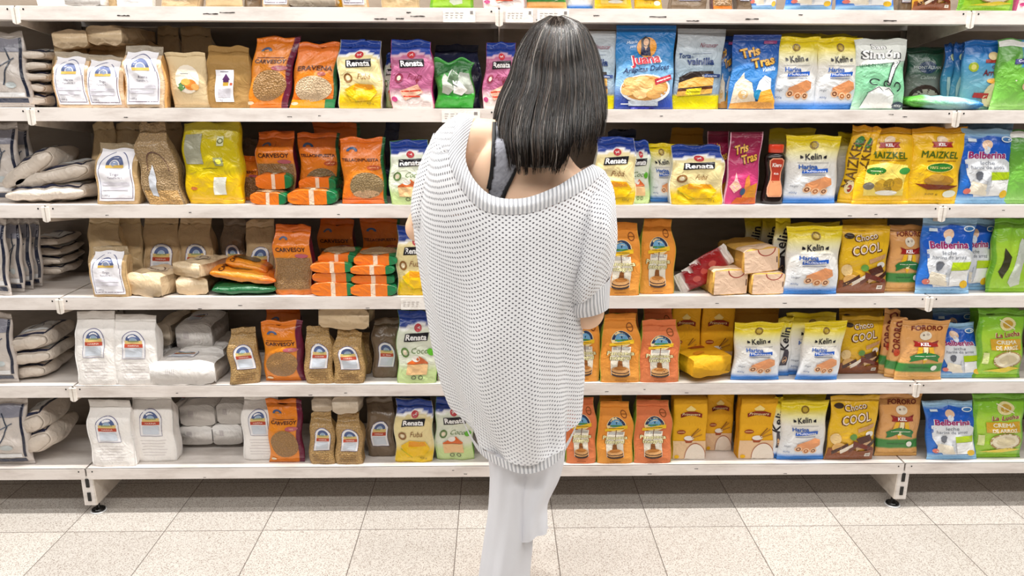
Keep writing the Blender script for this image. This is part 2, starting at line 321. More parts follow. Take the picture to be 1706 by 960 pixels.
# ------------------------------------------------------------------ package surface
def sm(x): x = np.clip(x, 0, 1); return x * x * (3 - 2 * x)
class Pack:
    """front sheet of a bag: u in -1..1 across, v in 0..1 up"""
    def __init__(s, form, w, h, t, seed=0, crumple=1.0, lean=0, roll=0, n=None, neck=None):
        s.form, s.w, s.h, s.t, s.lean, s.roll = form, w, h, t, lean, roll; s.cr = crumple
        r = np.random.RandomState(seed + 7); s.ph = r.rand(8, 3) * 6.28; s.dir = r.rand(8) * 3.14; s.wl = r.uniform(.022, .07, 8); s.neck = neck
        s.tl = r.uniform(-.018, .018, 2); s.n0 = n
    def a(s, v):
        W2 = s.w / 2
        if s.form == 'pillow': return W2 * (1 - .07 * np.sin(np.pi * np.clip(v, 0, 1)) ** .6)
        if s.form == 'brick': return W2 * (1 - .06 * sm((v - .68) / .2) - .02 * sm((.06 - v) / .06)) if s.neck is None else W2 * (1 - (1 - s.neck) * sm((v - .62) / .3))
        if s.form == 'pouch': return W2 * (1 - .03 * np.sin(np.pi * v))
        if s.form == 'sack': return W2 * (1 - .10 * (1 - np.sin(np.pi * np.clip(v, .02, .98)) ** .35))
        return W2 + 0 * v
    def b(s, v):
        T = s.t / 2
        if s.form == 'pillow': return np.maximum(.0014, T * np.sin(np.pi * np.clip((v - .035) / .90, 0, 1)) ** .55 * (1.12 - .28 * v))
        if s.form == 'brick':
            return T * (.92 + .08 * sm(v / .08)) * (1 - .93 * sm((v - .70) / .21))
        if s.form == 'pouch': return np.maximum(.0014, T * (.75 + .25 * sm(v / .2)) * (1 - sm((v - .15) / .8)) ** .7)
        if s.form == 'sack': return T * (np.sin(np.pi * np.clip(v, .03, .97)) ** .28)
        if s.form == 'block': return T * (1 - .03 * sm((.03 - v) / .03) - .03 * sm((v - .97) / .03))
    def n(s, v):
        base = s.n0 or {'pillow': 2.3, 'brick': 6.0, 'pouch': 2.4, 'sack': 2.8, 'block': 14.}[s.form]
        if s.form == 'brick': return base + 0 * v
        return base + 0 * v
    def yc(s, z): return s.lean * z
    def xc(s, z): return s.roll * (z - s.h * .4) + s.cr * .0022 * np.sin(z * 55 + s.ph[0, 0]) + s.tl[0] * 0
    def disp(s, x, z, side):
        d = 0
        for i in range(8):
            p = (x * math.cos(s.dir[i]) + z * math.sin(s.dir[i])) * 6.283 / s.wl[i] + s.ph[i, 0 if side > 0 else 1]
            d = d + np.sin(p) * s.wl[i]
        return d * .0105 * s.cr
    def front(s, u, v, off):
        u = np.asarray(u, float); v = np.asarray(v, float); z = v * s.h
        A, B_, n_ = s.a(v), s.b(v), s.n(v); x = A * u
        env = np.clip(B_ / .006, .25, 1) * (1 - np.abs(u) ** 4)
        y = s.yc(z) - B_ * np.clip(1 - np.abs(u) ** n_, 0, 1) ** (1 / n_) + s.disp(x, z, 1) * env - off
        zz = z + s.skew(u, v)
        return np.stack([x + s.xc(z), y, zz], -1)
    def skew(s, u, v):
        return s.tl[1] * u * s.w * np.clip(v - .6, 0, 1) * 1.2 + (0 if s.form in ('block', 'pouch') else s.cr * .003 * np.sin(u * 5 + s.ph[1, 0]) * np.clip((v - .8) / .2, 0, 1))
    def shell(s, v0, v1, rows, nf=None, ns=4, cap0=False, cap1=False):
        # perimeter: front u -1..1, then back 1..-1 ; angle spaced
        nf = nf or (40 if s.form == 'sack' or (s.form == 'block' and s.n0 and s.n0 < 4) else 36 if s.form in ('pillow', 'pouch') else 24); th = np.linspace(0, np.pi, nf + 1)
        V = []; meta = []
        for v in np.linspace(v0, v1, rows):
            A, B_, n_ = float(s.a(v)), float(s.b(v)), float(s.n(v)); z = v * s.h
            P = []
            for side, tt in ((1, th[::-1]), (-1, th[1:-1])):
                c = np.cos(tt); sn = np.sin(tt)
                # even spacing on flat faces for boxy sections
                u = np.sign(c) * np.abs(c) ** (2 / n_) if n_ < 4 else np.sign(c) * np.clip(np.abs(c) * 1.12, 0, 1) ** .8
                yy = np.clip(1 - np.abs(u) ** n_, 0, 1) ** (1 / n_)
                if n_ >= 4: yy = np.where(np.abs(u) >= .9999, np.where(sn < .05, 0, .80), yy)
                x = A * u; env = np.clip(B_ / .006, .25, 1) * (1 - np.abs(u) ** 4)
                y = s.yc(z) - side * B_ * yy + side * s.disp(x, z, side) * env
                P += list(zip(x + s.xc(z), y, z + s.skew(u, v) + 0 * u, u, [v] * len(u), side * yy))
            V += P
        V = np.array(V); k = len(V) // rows; Fc = []
        for r in range(rows - 1):
            for i in range(k): j = (i + 1) % k; Fc.append((r * k + i, r * k + j, (r + 1) * k + j, (r + 1) * k + i))
        if cap0: Fc.append(tuple(range(k))[::-1])
        if cap1: Fc.append(tuple((rows - 1) * k + i for i in range(k)))
        return V[:, :3], Fc, V[:, 3], V[:, 4], V[:, 5]

def star(pts, w2, h, ctr=None):
    """densify boundary + rings (uv in, uv out)"""
    P = np.array(pts, float); c = P.mean(0) if ctr is None else np.array(ctr)
    Q = []
    for i in range(len(P)):
        a, b = P[i], P[(i + 1) % len(P)]; L_ = math.hypot((b[0] - a[0]) * w2, (b[1] - a[1]) * h); m = max(1, int(L_ / .007))
        for j in range(m): Q.append(a + (b - a) * j / m)
    Q = np.array(Q); rad = max(np.hypot((Q[:, 0] - c[0]) * w2, (Q[:, 1] - c[1]) * h)); K = max(1, int(rad / .007)); k = len(Q)
    V = [c]; Fc = []
    for r in range(1, K + 1): V += list(c + (Q - c) * r / K)
    for i in range(k): Fc.append((0, 1 + i, 1 + (i + 1) % k))
    for r in range(K - 1):
        for i in range(k): j = (i + 1) % k; Fc.append((1 + r * k + i, 1 + (r + 1) * k + i, 1 + (r + 1) * k + j, 1 + r * k + j))
    return np.array(V), Fc
def ell(u, v, ru, rv, k=18, a0=0, a1=360):
    return [(u + ru * math.cos(R(a0 + (a1 - a0) * i / k)), v + rv * math.sin(R(a0 + (a1 - a0) * i / k))) for i in range(k + (a1 - a0 < 360))]
def shapes_mesh(shapes, pk, off0=.0013, cap=False, sx=1.0):
    V = []; Fc = []; C = []; w2, h = pk.w / 2, pk.h; n = 0; off = off0
    for sh in shapes:
        k = sh[0]; col = lin(sh[-1]) if k != 't' else lin(sh[5]); off += .00011
        if k == 'r': _, u0, v0, u1, v1, _c = sh; A, Fs = star([(u0, v0), (u1, v0), (u1, v1), (u0, v1)], w2, h)
        elif k == 'e': _, u, v, ru, rv, _c = sh; A, Fs = star(ell(u, v, ru, rv), w2, h)
        elif k == 'p': A, Fs = star(sh[1], w2, h, sh[2] if len(sh) > 3 else None)
        elif k == 'ring':    # u v ru rv thickness-fraction a0 a1
            _, u, v, ru, rv, th, a0, a1, _c = sh; m = 26; A = []
            for i in range(m + 1):
                a = R(a0 + (a1 - a0) * i / m)
                for q in (1, 1 - th): A.append((u + ru * q * math.cos(a), v + rv * q * math.sin(a)))
            A = np.array(A); Fs = [(2 * i, 2 * i + 2, 2 * i + 3, 2 * i + 1) for i in range(m)]
        elif k == 'l':       # polyline with width (m)
            _, pts, wd, _c = sh; P = np.array(pts, float) * [w2, h]; Q = []
            for i in range(len(P) - 1):
                m = max(1, int(np.linalg.norm(P[i + 1] - P[i]) / .007)); Q += [P[i] + (P[i + 1] - P[i]) * j / m for j in range(m)]
            Q.append(P[-1]); Q = np.array(Q); T = np.gradient(Q, axis=0); T /= np.maximum(1e-9, np.linalg.norm(T, axis=1, keepdims=True)); Nn = np.stack([-T[:, 1], T[:, 0]], 1) * wd / 2
            A = np.stack([Q + Nn, Q - Nn], 1).reshape(-1, 2) / [w2, h]; Fs = [(2 * i, 2 * i + 1, 2 * i + 3, 2 * i + 2) for i in range(len(Q) - 1)]
        elif k == 't':       # t, string, u, v, size, colour, {opts}
            o = sh[6] if len(sh) > 6 else {}
            T, Fs = text_mesh(sh[1], o.get('b', 0)); 
            if not len(T): continue
            S = sh[4] * h; A = T * [S * o.get('x', 1), S]; A[:, 0] += A[:, 1] * o.get('sh', 0)
            if o.get('arc'): A[:, 1] -= (A[:, 0] / w2) ** 2 * o['arc'] * h
            a = R(o.get('rot', 0)); A = A @ np.array([[math.cos(a), math.sin(a)], [-math.sin(a), math.cos(a)]])
            fit = o.get('fit')
            A = A / [w2, h]
            if fit:
                wd = A[:, 0].max() - A[:, 0].min(); A[:, 0] *= fit / wd
            A = A + [sh[2], sh[3]]; off += .0002
        A = np.array(A, float); V.append(np.column_stack([A, np.full(len(A), off)])); Fc += [tuple(n + i for i in f) for f in Fs]; C.append(np.tile(col, (len(A), 1))); n += len(A)
    if not V: return None
    V = np.concatenate(V); C = np.concatenate(C)
    u = np.clip(V[:, 0], -.985, .985); v = np.clip(V[:, 1], .004, .998)
    if cap: X = np.stack([pk.a(.0) * V[:, 0], -pk.b(.0) * V[:, 1] , -V[:, 2]], -1)
    else: X = pk.front(u, v, V[:, 2])
    return X, Fc, C

def grad(v, stops):
    v = np.asarray(v); p = [s[0] for s in stops]; c = np.array([lin(s[1]) for s in stops])
    return np.stack([np.interp(v, p, c[:, i]) for i in range(3)], -1)
def solid(c): return lambda u, v, s: np.tile(lin(c), (len(u), 1))

def make_pack(D, w, h, t, seed=0, lean=0, roll=0, flip=False, simple=False):
    """D: design dict.  body mesh is the thing; seals, labels, windows are its children"""
    pk = Pack(D['form'], w, h, t, seed, D.get('cr', 1.0), lean, roll, D.get('n'), D.get('neck'))
    vs = D.get('seal', {'pillow': .93, 'brick': .90, 'pouch': .95, 'sack': None, 'block': None}[D['form']])
    base = D['base']; mat = M[D.get('mat', 'film')]
    def colr(u, v, s):
        c = base(u, v, s)
        if 'side' in D and D['form'] in ('brick', 'block'):
            msk = (np.abs(u) > .985) | ((s < 0) & (D.get('backside', True))); c = c.copy(); c[msk] = lin(D['side'])
        return c
    rows = 30
    v0 = {'pillow': .045, 'block': .03, 'sack': .05}.get(D['form'], 0)
    V, Fc, u, v, s = pk.shell(v0, vs or 1, rows, cap0=True, cap1=True); C = colr(u, v, s)
    art = D['art'](seed) if D.get('art') and not flip else {}
    parts = [(V, Fc, C)]
    def add(lst, X): 
        if X: lst.append(X)
    if not simple or art.get('body'): add(parts, shapes_mesh(art.get('body', []), pk))
    def join(ps):
        n = 0; VV = []; FF = []; CC = []
        for a, f, c in ps: VV.append(a); CC.append(c); FF += [tuple(n + i for i in q) for q in f]; n += len(a)
        return np.concatenate(VV), FF, np.concatenate(CC)
    VV, FF, CC = join(parts)
    root = empty(D['name']); mesh_obj('body', VV, FF, mat, root, CC)
    if v0:
        V, Fc, u, v, s = pk.shell(0, v0, 3, cap0=True, cap1=True); C = colr(u, v, s); ps = [(V, Fc, C)]
        if art.get('cap'): ps.append(shapes_mesh(art['cap'], pk, cap=True))
        mesh_obj({'pillow': 'bottom_seal', 'block': 'end_flap', 'sack': 'end_seam'}[D['form']], *join(ps)[:2], mat, root, join(ps)[2])
    if vs:
        V, Fc, u, v, s = pk.shell(vs, 1, 4, cap0=True, cap1=True); C = colr(u, v, s)
        if 'sealcol' in D: C[:] = lin(D['sealcol'])
        mesh_obj('folded_top' if D['form'] == 'brick' else 'top_seal', V, Fc, M[D.get('sealmat', D.get('mat', 'film'))], root, C)
    for pn, pm in (('window', M['grain']), ('label', M['sticker']), ('emblem', mat)):
        if art.get(pn):
            X = shapes_mesh(art[pn], pk, .0017)
            if X: mesh_obj({'window': 'clear_window', 'label': 'label', 'emblem': 'emblem'}[pn], X[0], X[1], pm, root, X[2])
    return root

def clone(o):
    c = o.copy(); COL.objects.link(c)
    for ch in list(o.children):
        d = ch.copy(); COL.objects.link(d); d.parent = c; d.matrix_parent_inverse = ch.matrix_parent_inverse.copy()
    return c

# ------------------------------------------------------------------ designs
DK = '#1d1a22'
def arch_label(u0=-.88, u1=.80, v0=.06, v1=.92, tint='#f3f1f6', text='Harina', strip_=None, frame='#5a3550'):
    uc = (u0 + u1) / 2; ru = (u1 - u0) / 2; H_ = v1 - v0
    k = [('r', u0, v0, u1, v1, tint)]
    vm = v0 + H_ * .62
    k += [('l', [(u0 + .1, v0 + .05 * H_), (u1 - .08, v0 + .05 * H_), (u1 - .08, vm)] , .0016, frame), ('ring', uc, vm, ru * .87, H_ * .33, .05, 0, 180, '#6b6f94'), ('l', [(u0 + .1, v0 + .05 * H_), (u0 + .1, vm)], .0013, '#6b6f94')]
    k += [('ring', uc, vm + H_ * .08, ru * .5, H_ * .17, .42, 0, 180, '#5c6890'), ('e', uc, vm + H_ * .10, ru * .22, H_ * .06, '#8f9cba'), ('r', uc - ru * .5, vm + .02 * H_, uc + ru * .5, vm + H_ * .075, '#d8b45c')]
    k += [('t', text, uc, vm - H_ * .10, H_ * .075, '#5c5468'), ('t', 'Tamaño N 1', uc, vm - H_ * .17, H_ * .055, '#6f6878'), ('r', u0 + .16, v0 + .30 * H_, u1 - .2, v0 + .36 * H_, '#dcd9e2'), ('r', u0 + .16, v0 + .21 * H_, u1 - .3, v0 + .26 * H_, '#dcd9e2'),
          ('t', '1.000 g', u0 + .36 * ru * 2 * .6, v0 + .11 * H_, H_ * .05, '#4c4656')]
    return k
def small_arch(uc, vc, ru, rv, red='#bd4e38', tall=1.0):
    """arched sticker with blue sunrise, yellow field, red strip, white foot"""
    v0 = vc - rv; v1 = vc + rv * .35
    k = [('r', uc - ru, v0, uc + ru, v1, '#f2f0f2'), ('e', uc, v1, ru, rv * .62, '#f2f0f2'), ('ring', uc, v1, ru, rv * .62, .07, 0, 180, '#6f6a90'),
         ('l', [(uc - ru, v1), (uc - ru, v0), (uc + ru, v0), (uc + ru, v1)], .0011, '#6f6a90'),
         ('ring', uc, v1 - rv * .02, ru * .68, rv * .46, .5, 0, 180, '#54648f'), ('e', uc, v1 + rv * .06, ru * .28, rv * .14, '#9db4cc'),
         ('r', uc - ru * .78, v1 - rv * .28, uc + ru * .78, v1 - rv * .02, '#dcc07c'), ('r', uc - ru * .5, v1 - rv * .12, uc + ru * .5, v1 - rv * .02, '#94a070'),
         ('r', uc - ru * .82, v1 - rv * .52, uc + ru * .82, v1 - rv * .26, red), ('t', 'HARINA', uc, v1 - rv * .39, rv * .17, '#f4e6dc', {'fit': ru * 1.0}),
         ('r', uc - ru * .75, v0 + rv * .12, uc + ru * .75, v1 - rv * .62, '#cfd6e0')]
    return k
def textlines(u0, u1, vs, col='#b7a8a8', w=.0011):
    return [('l', [(u0 + .03 * (i % 3), v), (u1 - .07 * ((i * 7) % 3), v)], w, col) for i, v in enumerate(vs)]

def a_flourclear(seed): return {'label': arch_label(text=['Harina', 'Trigo', 'Avena'][seed % 3])}
def a_whiteflour(seed):
    return {'label': small_arch(-.02, .60, .52, .20), 'body': textlines(-.62, .62, [.33, .285, .24, .195, .15, .11], '#c3b9bb')}
def a_oats(seed): return {'label': small_arch(.05, .52, .62, .23), 'body': textlines(-.7, .7, [.2, .16, .12, .08], '#a5763e', .0016)}
def a_tanlabel(seed): return {'label': small_arch(.0, .42, .6, .22)}
def a_cream(seed): return {}
def a_fruit(seed): return {'body': [('e', .02, .52, .62, .26, '#f0e3d0'), ('l', [(-0.30, 0.620), (0.10, 0.620)], .0016, '#6a7a84'), ('p', [(-.45, .42), (-.2, .50), (0, .40), (-.2, .33)], '#4f7a48'), ('e', .18, .42, .3, .10, '#ea8a35'), ('e', .4, .38, .2, .06, '#f3b463'), ('e', -.05, .47, .25, .06, '#e9a64e'), ('p', [(-.5, .37), (-.3, .42), (-.15, .35), (-.35, .30)], '#62904f')]}
def a_housebag(seed): return {'label': [('r', -.6, .10, .25, .62, '#efedf2'), ('r', -.25, .36, .02, .46, '#caa33c'), ('p', [(-.3, .46), (-.11, .56), (.07, .46)], '#5a2f63'), ('r', -.25, .42, .02, .46, '#5a2f63'), ('r', .08, .37, .2, .41, '#c7654a'), ('l', [(-0.38, 0.590), (0.02, 0.590)], .0016, '#555060'), ('r', -.45, .17, .1, .31, '#d5d2da'), ('t', '1 Kg', -.38, .13, .04, '#4a4458')]}
def a_carvesoy(seed):
    return {'body': [('ring', -.42, .80, .26, .055, .5, 0, 180, '#4d5f86'), ('r', -.68, .795, -.16, .802, '#b98a3a'), ('t', 'CARVESOY', -.08, .655, .075, '#3d1a1c', {'b': .02, 'fit': 1.5, 'arc': -.02}), ('l', [(-0.75, 0.710), (0.55, 0.710)], .0016, '#5a1f20'),
                     ('e', .42, .565, .38, .035, '#b9606a'), ('t', '100%', .42, .565, .035, '#f0c9b0'), ('e', -.72, .07, .16, .025, '#ead9b8')],
            'window': [('p', ell(-.02, .32, .80, .22, 26), '#b98b52')]}
def a_carve2(seed):   # upright clear lower half
    return {'body': [('ring', -.45, .80, .24, .05, .5, 0, 180, '#5a6b8c'), ('t', 'CARVESOY', -.02, .665, .085, '#40201c', {'b': .02, 'fit': 1.6}), ('e', .5, .575, .36, .03, '#b9606a')], 'window': [('r', -.86, .10, .9, .545, '#ad8350')]}
def a_eravena(seed): return {'body': [('t', 'ERAVENA', .02, .62, .10, '#5b2a14', {'b': .02, 'fit': 1.6, 'arc': .04}), ('e', .35, .53, .2, .03, '#8c3a2c'), ('r', -.97, .0, .55, .13, '#f0a818'), ('r', .55, .0, .98, .14, '#1d8a4c'), ('e', -.8, .07, .16, .025, '#f7e9c8')],
                             'window': [('p', ell(-.05, .30, .85, .20, 24), '#e9c9a0')]}
def a_tella(seed): return {'body': [('ring', -.45, .80, .26, .06, .5, 0, 180, '#3f5f8c'), ('t', 'TELLACINPUESTA', -.06, .675, .06, '#4f2416', {'b': .025, 'fit': 1.7}), ('e', .55, .56, .32, .035, '#c0552a'), ('l', [(0.35, 0.560), (0.75, 0.560)], .0016, '#f4c28a')] + ([('r', -.98, 0, .8, .07, '#f0731c')]),
                           'window': [('p', ell(.12, .29, .78, .20, 24), '#a58a5c'), ('e', .12, .16, .6, .06, '#e5b98a')]}
def a_renata(kind):
    def f(seed):
        c = {'y': ('Fubá', '#f2c21a', '#8a5a28'), 'p': ('Festa', '#e8836a', '#8a3048'), 'g': ('Coco', '#e06a2c', '#5a7a3a')}[kind]
        b = [('e', .02, .79, .2, .05, '#c62f38'), ('l', [(-.1, .80), (.12, .785)], .002, '#f2e7e2'), ('l', [(-.06, .775), (.12, .81)], .0016, '#f2e7e2'),
             ('p', [(-.60, .60), (.58, .62), (.60, .735), (-.58, .715)], '#17141c'), ('t', 'Renata', .0, .666, .112, '#ffffff', {'b': .03, 'fit': 1.06, 'rot': 1}),
             ('t', c[0], .18, .475, .12, c[2], {'sh': .35, 'x': .9}), ('ring', -.58, .45, .2, .07, .35, 0, 360, c[2]), ('e', -.58, .45, .09, .035, '#efe0c0')]
        if kind == 'y': b += [('p', [(-.75, .28), (-.25, .37), (.55, .35), (.78, .24), (.5, .12), (-.35, .10)], '#f6c614'), ('p', [(-.3, .36), (.5, .35), (.6, .28), (-.35, .27)], '#ee9d1c'), ('l', [(-.75, .24), (-.1, .10)], .003, '#c9b81c'), ('t', '400 g', .5, .08, .05, '#8a7430')]
        if kind == 'p': b += [('p', [(-.5, .26), (.35, .36), (.62, .24), (-.3, .12)], '#f0b49a'), ('l', [(-.45, .25), (.5, .27)], .004, '#d0452f'), ('l', [(-.35, .18), (.45, .18)], .004, '#d0452f'), ('p', [(.2, .43), (.4, .43), (.3, .36)], '#7c2238'), ('e', -.8, .14, .15, .04, '#c84a80')]
        if kind == 'g': b += [('p', [(-.55, .30), (.1, .40), (.5, .31), (.5, .29), (-.55, .28)], '#dd6a2a'), ('r', -.55, .13, .5, .28, '#efc58e'), ('e', -.1, .36, .2, .045, '#f4efe6'), ('ring', -.15, .09, .12, .03, .3, 0, 360, '#4a4a3a'), ('ring', .2, .09, .12, .03, .3, 0, 360, '#4a4a3a'), ('e', .72, .46, .18, .05, '#5db32a')]
        return {'body': b}
    return f
def b_renata(cream, low, ed='#ffffff'):
    def f(u, v, s):
        e = .80 + .035 * np.sin(u * 3.0 + 1) - .02 * u
        c = grad(v, [(0, low), (.18, low), (.3, cream), (.6, cream), (1, cream)])
        c[v > e] = lin('#1b3f9a'); m = np.abs(v - e) < .018; c[m] = lin(ed); return c
    return f
def a_kelin(seed):
    return {'body': [('ring', 0, .86, .17, .055, .35, 0, 360, '#8a6a1c'), ('e', 0, .86, .09, .03, '#c8a838'), ('t', 'Kelin', .0, .70, .125, DK, {'b': .02, 'fit': .62, 'rot': 4}), ('p', [(-.5, .72), (-.38, .70), (-.38, .675), (-.5, .67)], DK), ('p', [(.5, .72), (.38, .70), (.38, .675), (.5, .67)], DK),
                     ('l', [(-.6, .61), (.6, .61)], .0008, '#6a6f7c'), ('t', 'Harina', -.2, .555, .085, '#2b5cae', {'b': .03, 'fit': .72}), ('p', [(-.45, .455), (.55, .475), (.56, .53), (-.42, .505)], '#1f57b4'), ('t', 'Multiusos', .05, .49, .05, '#ffffff', {'fit': .85}), ('l', [(-0.45, 0.435), (0.45, 0.435)], .0016, '#3a4a70'),
                     ('p', [(-.3, .30), (.42, .41), (.68, .38), (.72, .29), (.2, .18), (-.28, .20)], '#e59a66'), ('e', -.2, .22, .16, .05, '#f2c49a'), ('e', .14, .19, .16, .05, '#f2c49a'), ('e', .46, .19, .15, .05, '#f2c49a'), ('ring', -.2, .22, .10, .032, .45, 0, 360, '#7a4020'), ('ring', .14, .19, .10, .032, .45, 0, 360, '#b4662c'), ('ring', .46, .19, .09, .03, .45, 0, 360, '#7a4020'),
                     ('t', 'Hogar', -.68, .27, .045, '#34415e', {'sh': .2, 'fit': .3}), ('t', '400g', -.68, .17, .04, '#34609c', {'fit': .3})]}
def b_kelin(u, v, s):
    return grad(v, [(0, '#3f8be0'), (.07, '#3f8be0'), (.13, '#e8eef6'), (.6, '#eeeae2'), (.74, '#f0e9b4'), (.86, '#ecd51e'), (1, '#e8cc10')])
def a_choco(seed):
    r = random.Random(seed); k = [('t', 'Choco', -.02, .84, .13, '#5a2814', {'b': .05, 'fit': .98, 'rot': 8}), ('t', 'Choco', -.02, .845, .13, '#f6e2cc', {'b': .01, 'fit': .9, 'rot': 8}), ('t', 'COOL', .02, .67, .19, '#5a2814', {'b': .05, 'fit': 1.3, 'rot': 8}), ('t', 'COOL', .02, .675, .19, '#f6e2cc', {'b': .01, 'fit': 1.2, 'rot': 8}), ('e', -.7, .86, .2, .04, '#3c2c1e'),
           ('p', [(.15, .52), (.85, .60), (.85, .54), (.2, .46)], '#c99a6c'), ('e', .7, .44, .18, .045, '#ece6dc')]
    k += [('p', [(-1, .02), (1, .02), (1, .2), (.4, .14), (-.4, .24), (-1, .2)], '#8a4a20'), ('e', -.72, .36, .22, .09, '#e9c88a'), ('e', -.55, .22, .3, .08, '#d8a860')]
    for i in range(5): a = -.85 + i * .33; k.append(('p', [(a, .16 + .02 * i), (a + .62, .30 + .02 * i), (a + .66, .25 + .02 * i), (a + .06, .10 + .02 * i)], ['#4a2414', '#e8dccb', '#6a3018', '#c9a27a', '#3c1c10'][i]))
    k += [('p', [(.0, .34), (.9, .22), (.92, .16), (.0, .25)], '#6a2414'), ('p', [(.1, .37), (.7, .44), (.85, .34), (.3, .28)], '#4b2010'), ('e', .0, .40, .16, .05, '#5d8a3c'), ('r', .58, .07, .82, .13, '#ece4d8'), ('t', '400', .7, .10, .04, '#4a2414')]
    return {'body': k}
def a_fororo(seed):
    return {'body': [('t', 'FORORO', .05, .88, .10, '#7c2a14', {'b': .03, 'fit': 1.35}), ('e', 0, .76, .26, .07, '#efe2cc'), ('e', -.08, .77, .05, .015, '#8a7a6a'), ('e', .1, .78, .07, .02, '#c9b8a8'),
                     ('p', [(-.55, .69), (-.35, .66), (.38, .66), (.58, .69), (.5, .64), (.55, .59), (.3, .59), (-.3, .59), (-.52, .59), (-.46, .64)], '#a3241e'), ('t', 'KEL', 0, .625, .07, '#ffffff', {'b': .03, 'fit': .42}),
                     ('p', [(-.32, .58), (-.12, .58), (-.2, .38), (-.42, .44)], '#eeb820'), ('p', [(.12, .58), (.32, .58), (.42, .44), (.2, .38)], '#eeb820'), ('p', [(-.1, .58), (.1, .58), (.08, .36), (-.08, .36)], '#f0e2b4'),
                     ('p', [(-.68, .42), (-.5, .46), (0, .50), (.5, .46), (.68, .42), (.6, .38), (.64, .33), (0, .40), (-.64, .33), (-.6, .38)], '#2f7a3a'), ('l', [(-0.47, 0.435), (0.47, 0.435)], .0016, '#f2f4e4'), ('p', [(-.12, .37), (.12, .37), (0, .30)], '#eeb820'),
                     ('l', [(-0.57, 0.235), (0.28, 0.235)], .0016, '#16421f'), ('e', .5, .23, .14, .045, '#f1efe6')]}
def b_fororo(u, v, s):
    c = grad(v, [(0, '#e9b264'), (.5, '#e4a96a'), (1, '#dfa05a')]); m = (v > .16) & (v < .29); c[m] = lin('#3c8a3c'); return c
def a_bell(seed):
    return {'body': [('p', [(-.95, .70), (-.6, .86), (0, .92), (.6, .88), (.96, .72), (.96, .60), (-.95, .55)], '#1d5cc4'), ('p', [(-.85, .60), (-.2, .68), (.55, .66), (.95, .56), (.9, .12), (-.4, .10), (-.8, .4)], '#e6e9ee'), ('e', -.05, .80, .2, .065, '#f0c8a8'), ('e', -.05, .73, .13, .05, '#dfe8f4'),
                     ('t', 'Belberina', .0, .665, .125, '#f4ecf4', {'b': .05, 'fit': 1.52}), ('t', 'Belberina', .0, .665, .125, '#a02468', {'b': .03, 'fit': 1.46}), ('t', 'leche', -.02, .565, .075, '#7a7f8a', {'fit': .55}), ('t', 'harina de arroz', .0, .505, .07, '#7a7f8a', {'fit': 1.3}), ('t', '8', -.82, .52, .08, '#2c66c0', {'b': .02}),
                     ('p', [(-.5, .42), (-.42, .45), (-.28, .45), (-.2, .42), (-.25, .35), (-.35, .32), (-.45, .35)], '#6a6e78'), ('p', [(.1, .44), (.9, .44), (.86, .34), (.12, .33)], '#b5d21e'), ('r', .14, .12, .84, .33, '#f3f4f4'), ('p', [(-.7, .15), (-.6, .32), (0, .27), (.05, .12)], '#efe6d2'), ('r', -.02, .18, .08, .36, '#c9cfd6'),
                     ('e', -.72, .18, .13, .04, '#e07a6a'), ('e', .72, .14, .16, .055, '#f0c22a'), ('e', .7, .87, .22, .04, '#e8f0f6'), ('e', .7, .87, .17, .026, '#3a78b8'), ('r', -.8, .84, -.5, .88, '#dbe8f2')]}
def b_bell(u, v, s): return grad(v, [(0, '#8fc4ee'), (.09, '#9ccbf0'), (.12, '#2c78d8'), (.75, '#2a6ccc'), (.88, '#2f6fc4'), (.93, '#9cc6e6'), (1, '#a5cbe8')])
def a_lucha(seed):
    return {'body': [('e', .15, .80, .34, .09, '#e4d9a0'), ('e', .15, .80, .22, .055, '#c9a23c'), ('l', [(-.2, .86), (.5, .73)], .003, '#f0ead0'), ('t', 'La Lucha', .2, .665, .095, '#f7e9c4', {'b': .05, 'rot': 5, 'fit': 1.1}), ('t', 'La Lucha', .2, .665, .095, '#8f2f1c', {'b': .025, 'rot': 5, 'fit': 1.05}),
                     ('r', -.55, .44, .8, .60, '#d9a92c'), ('t', 'CREMA', .15, .555, .075, '#f6f2d8', {'b': .03, 'fit': .9}), ('t', 'DE ARROZ', .15, .475, .075, '#f6f2d8', {'b': .03, 'fit': 1.0}),
                     ('e', .2, .30, .62, .13, '#e7ddc0'), ('ring', .2, .30, .62, .13, .14, 0, 360, '#a88a50'), ('e', .2, .30, .38, .07, '#d8cba6'), ('p', [(-.7, .12), (.3, .20), (.9, .16), (.2, .11)], '#f0d63a'), ('r', -.85, .24, -.62, .40, '#d9e29a')]}
def b_lucha(u, v, s):
    c = grad(v, [(0, '#96cc2a'), (.25, '#a6d636'), (.6, '#b2dc42'), (.8, '#8cc636'), (1, '#74b82c')]); m = (np.abs(u) > .86) & (s > 0); c[m] = lin('#74b42c'); return c
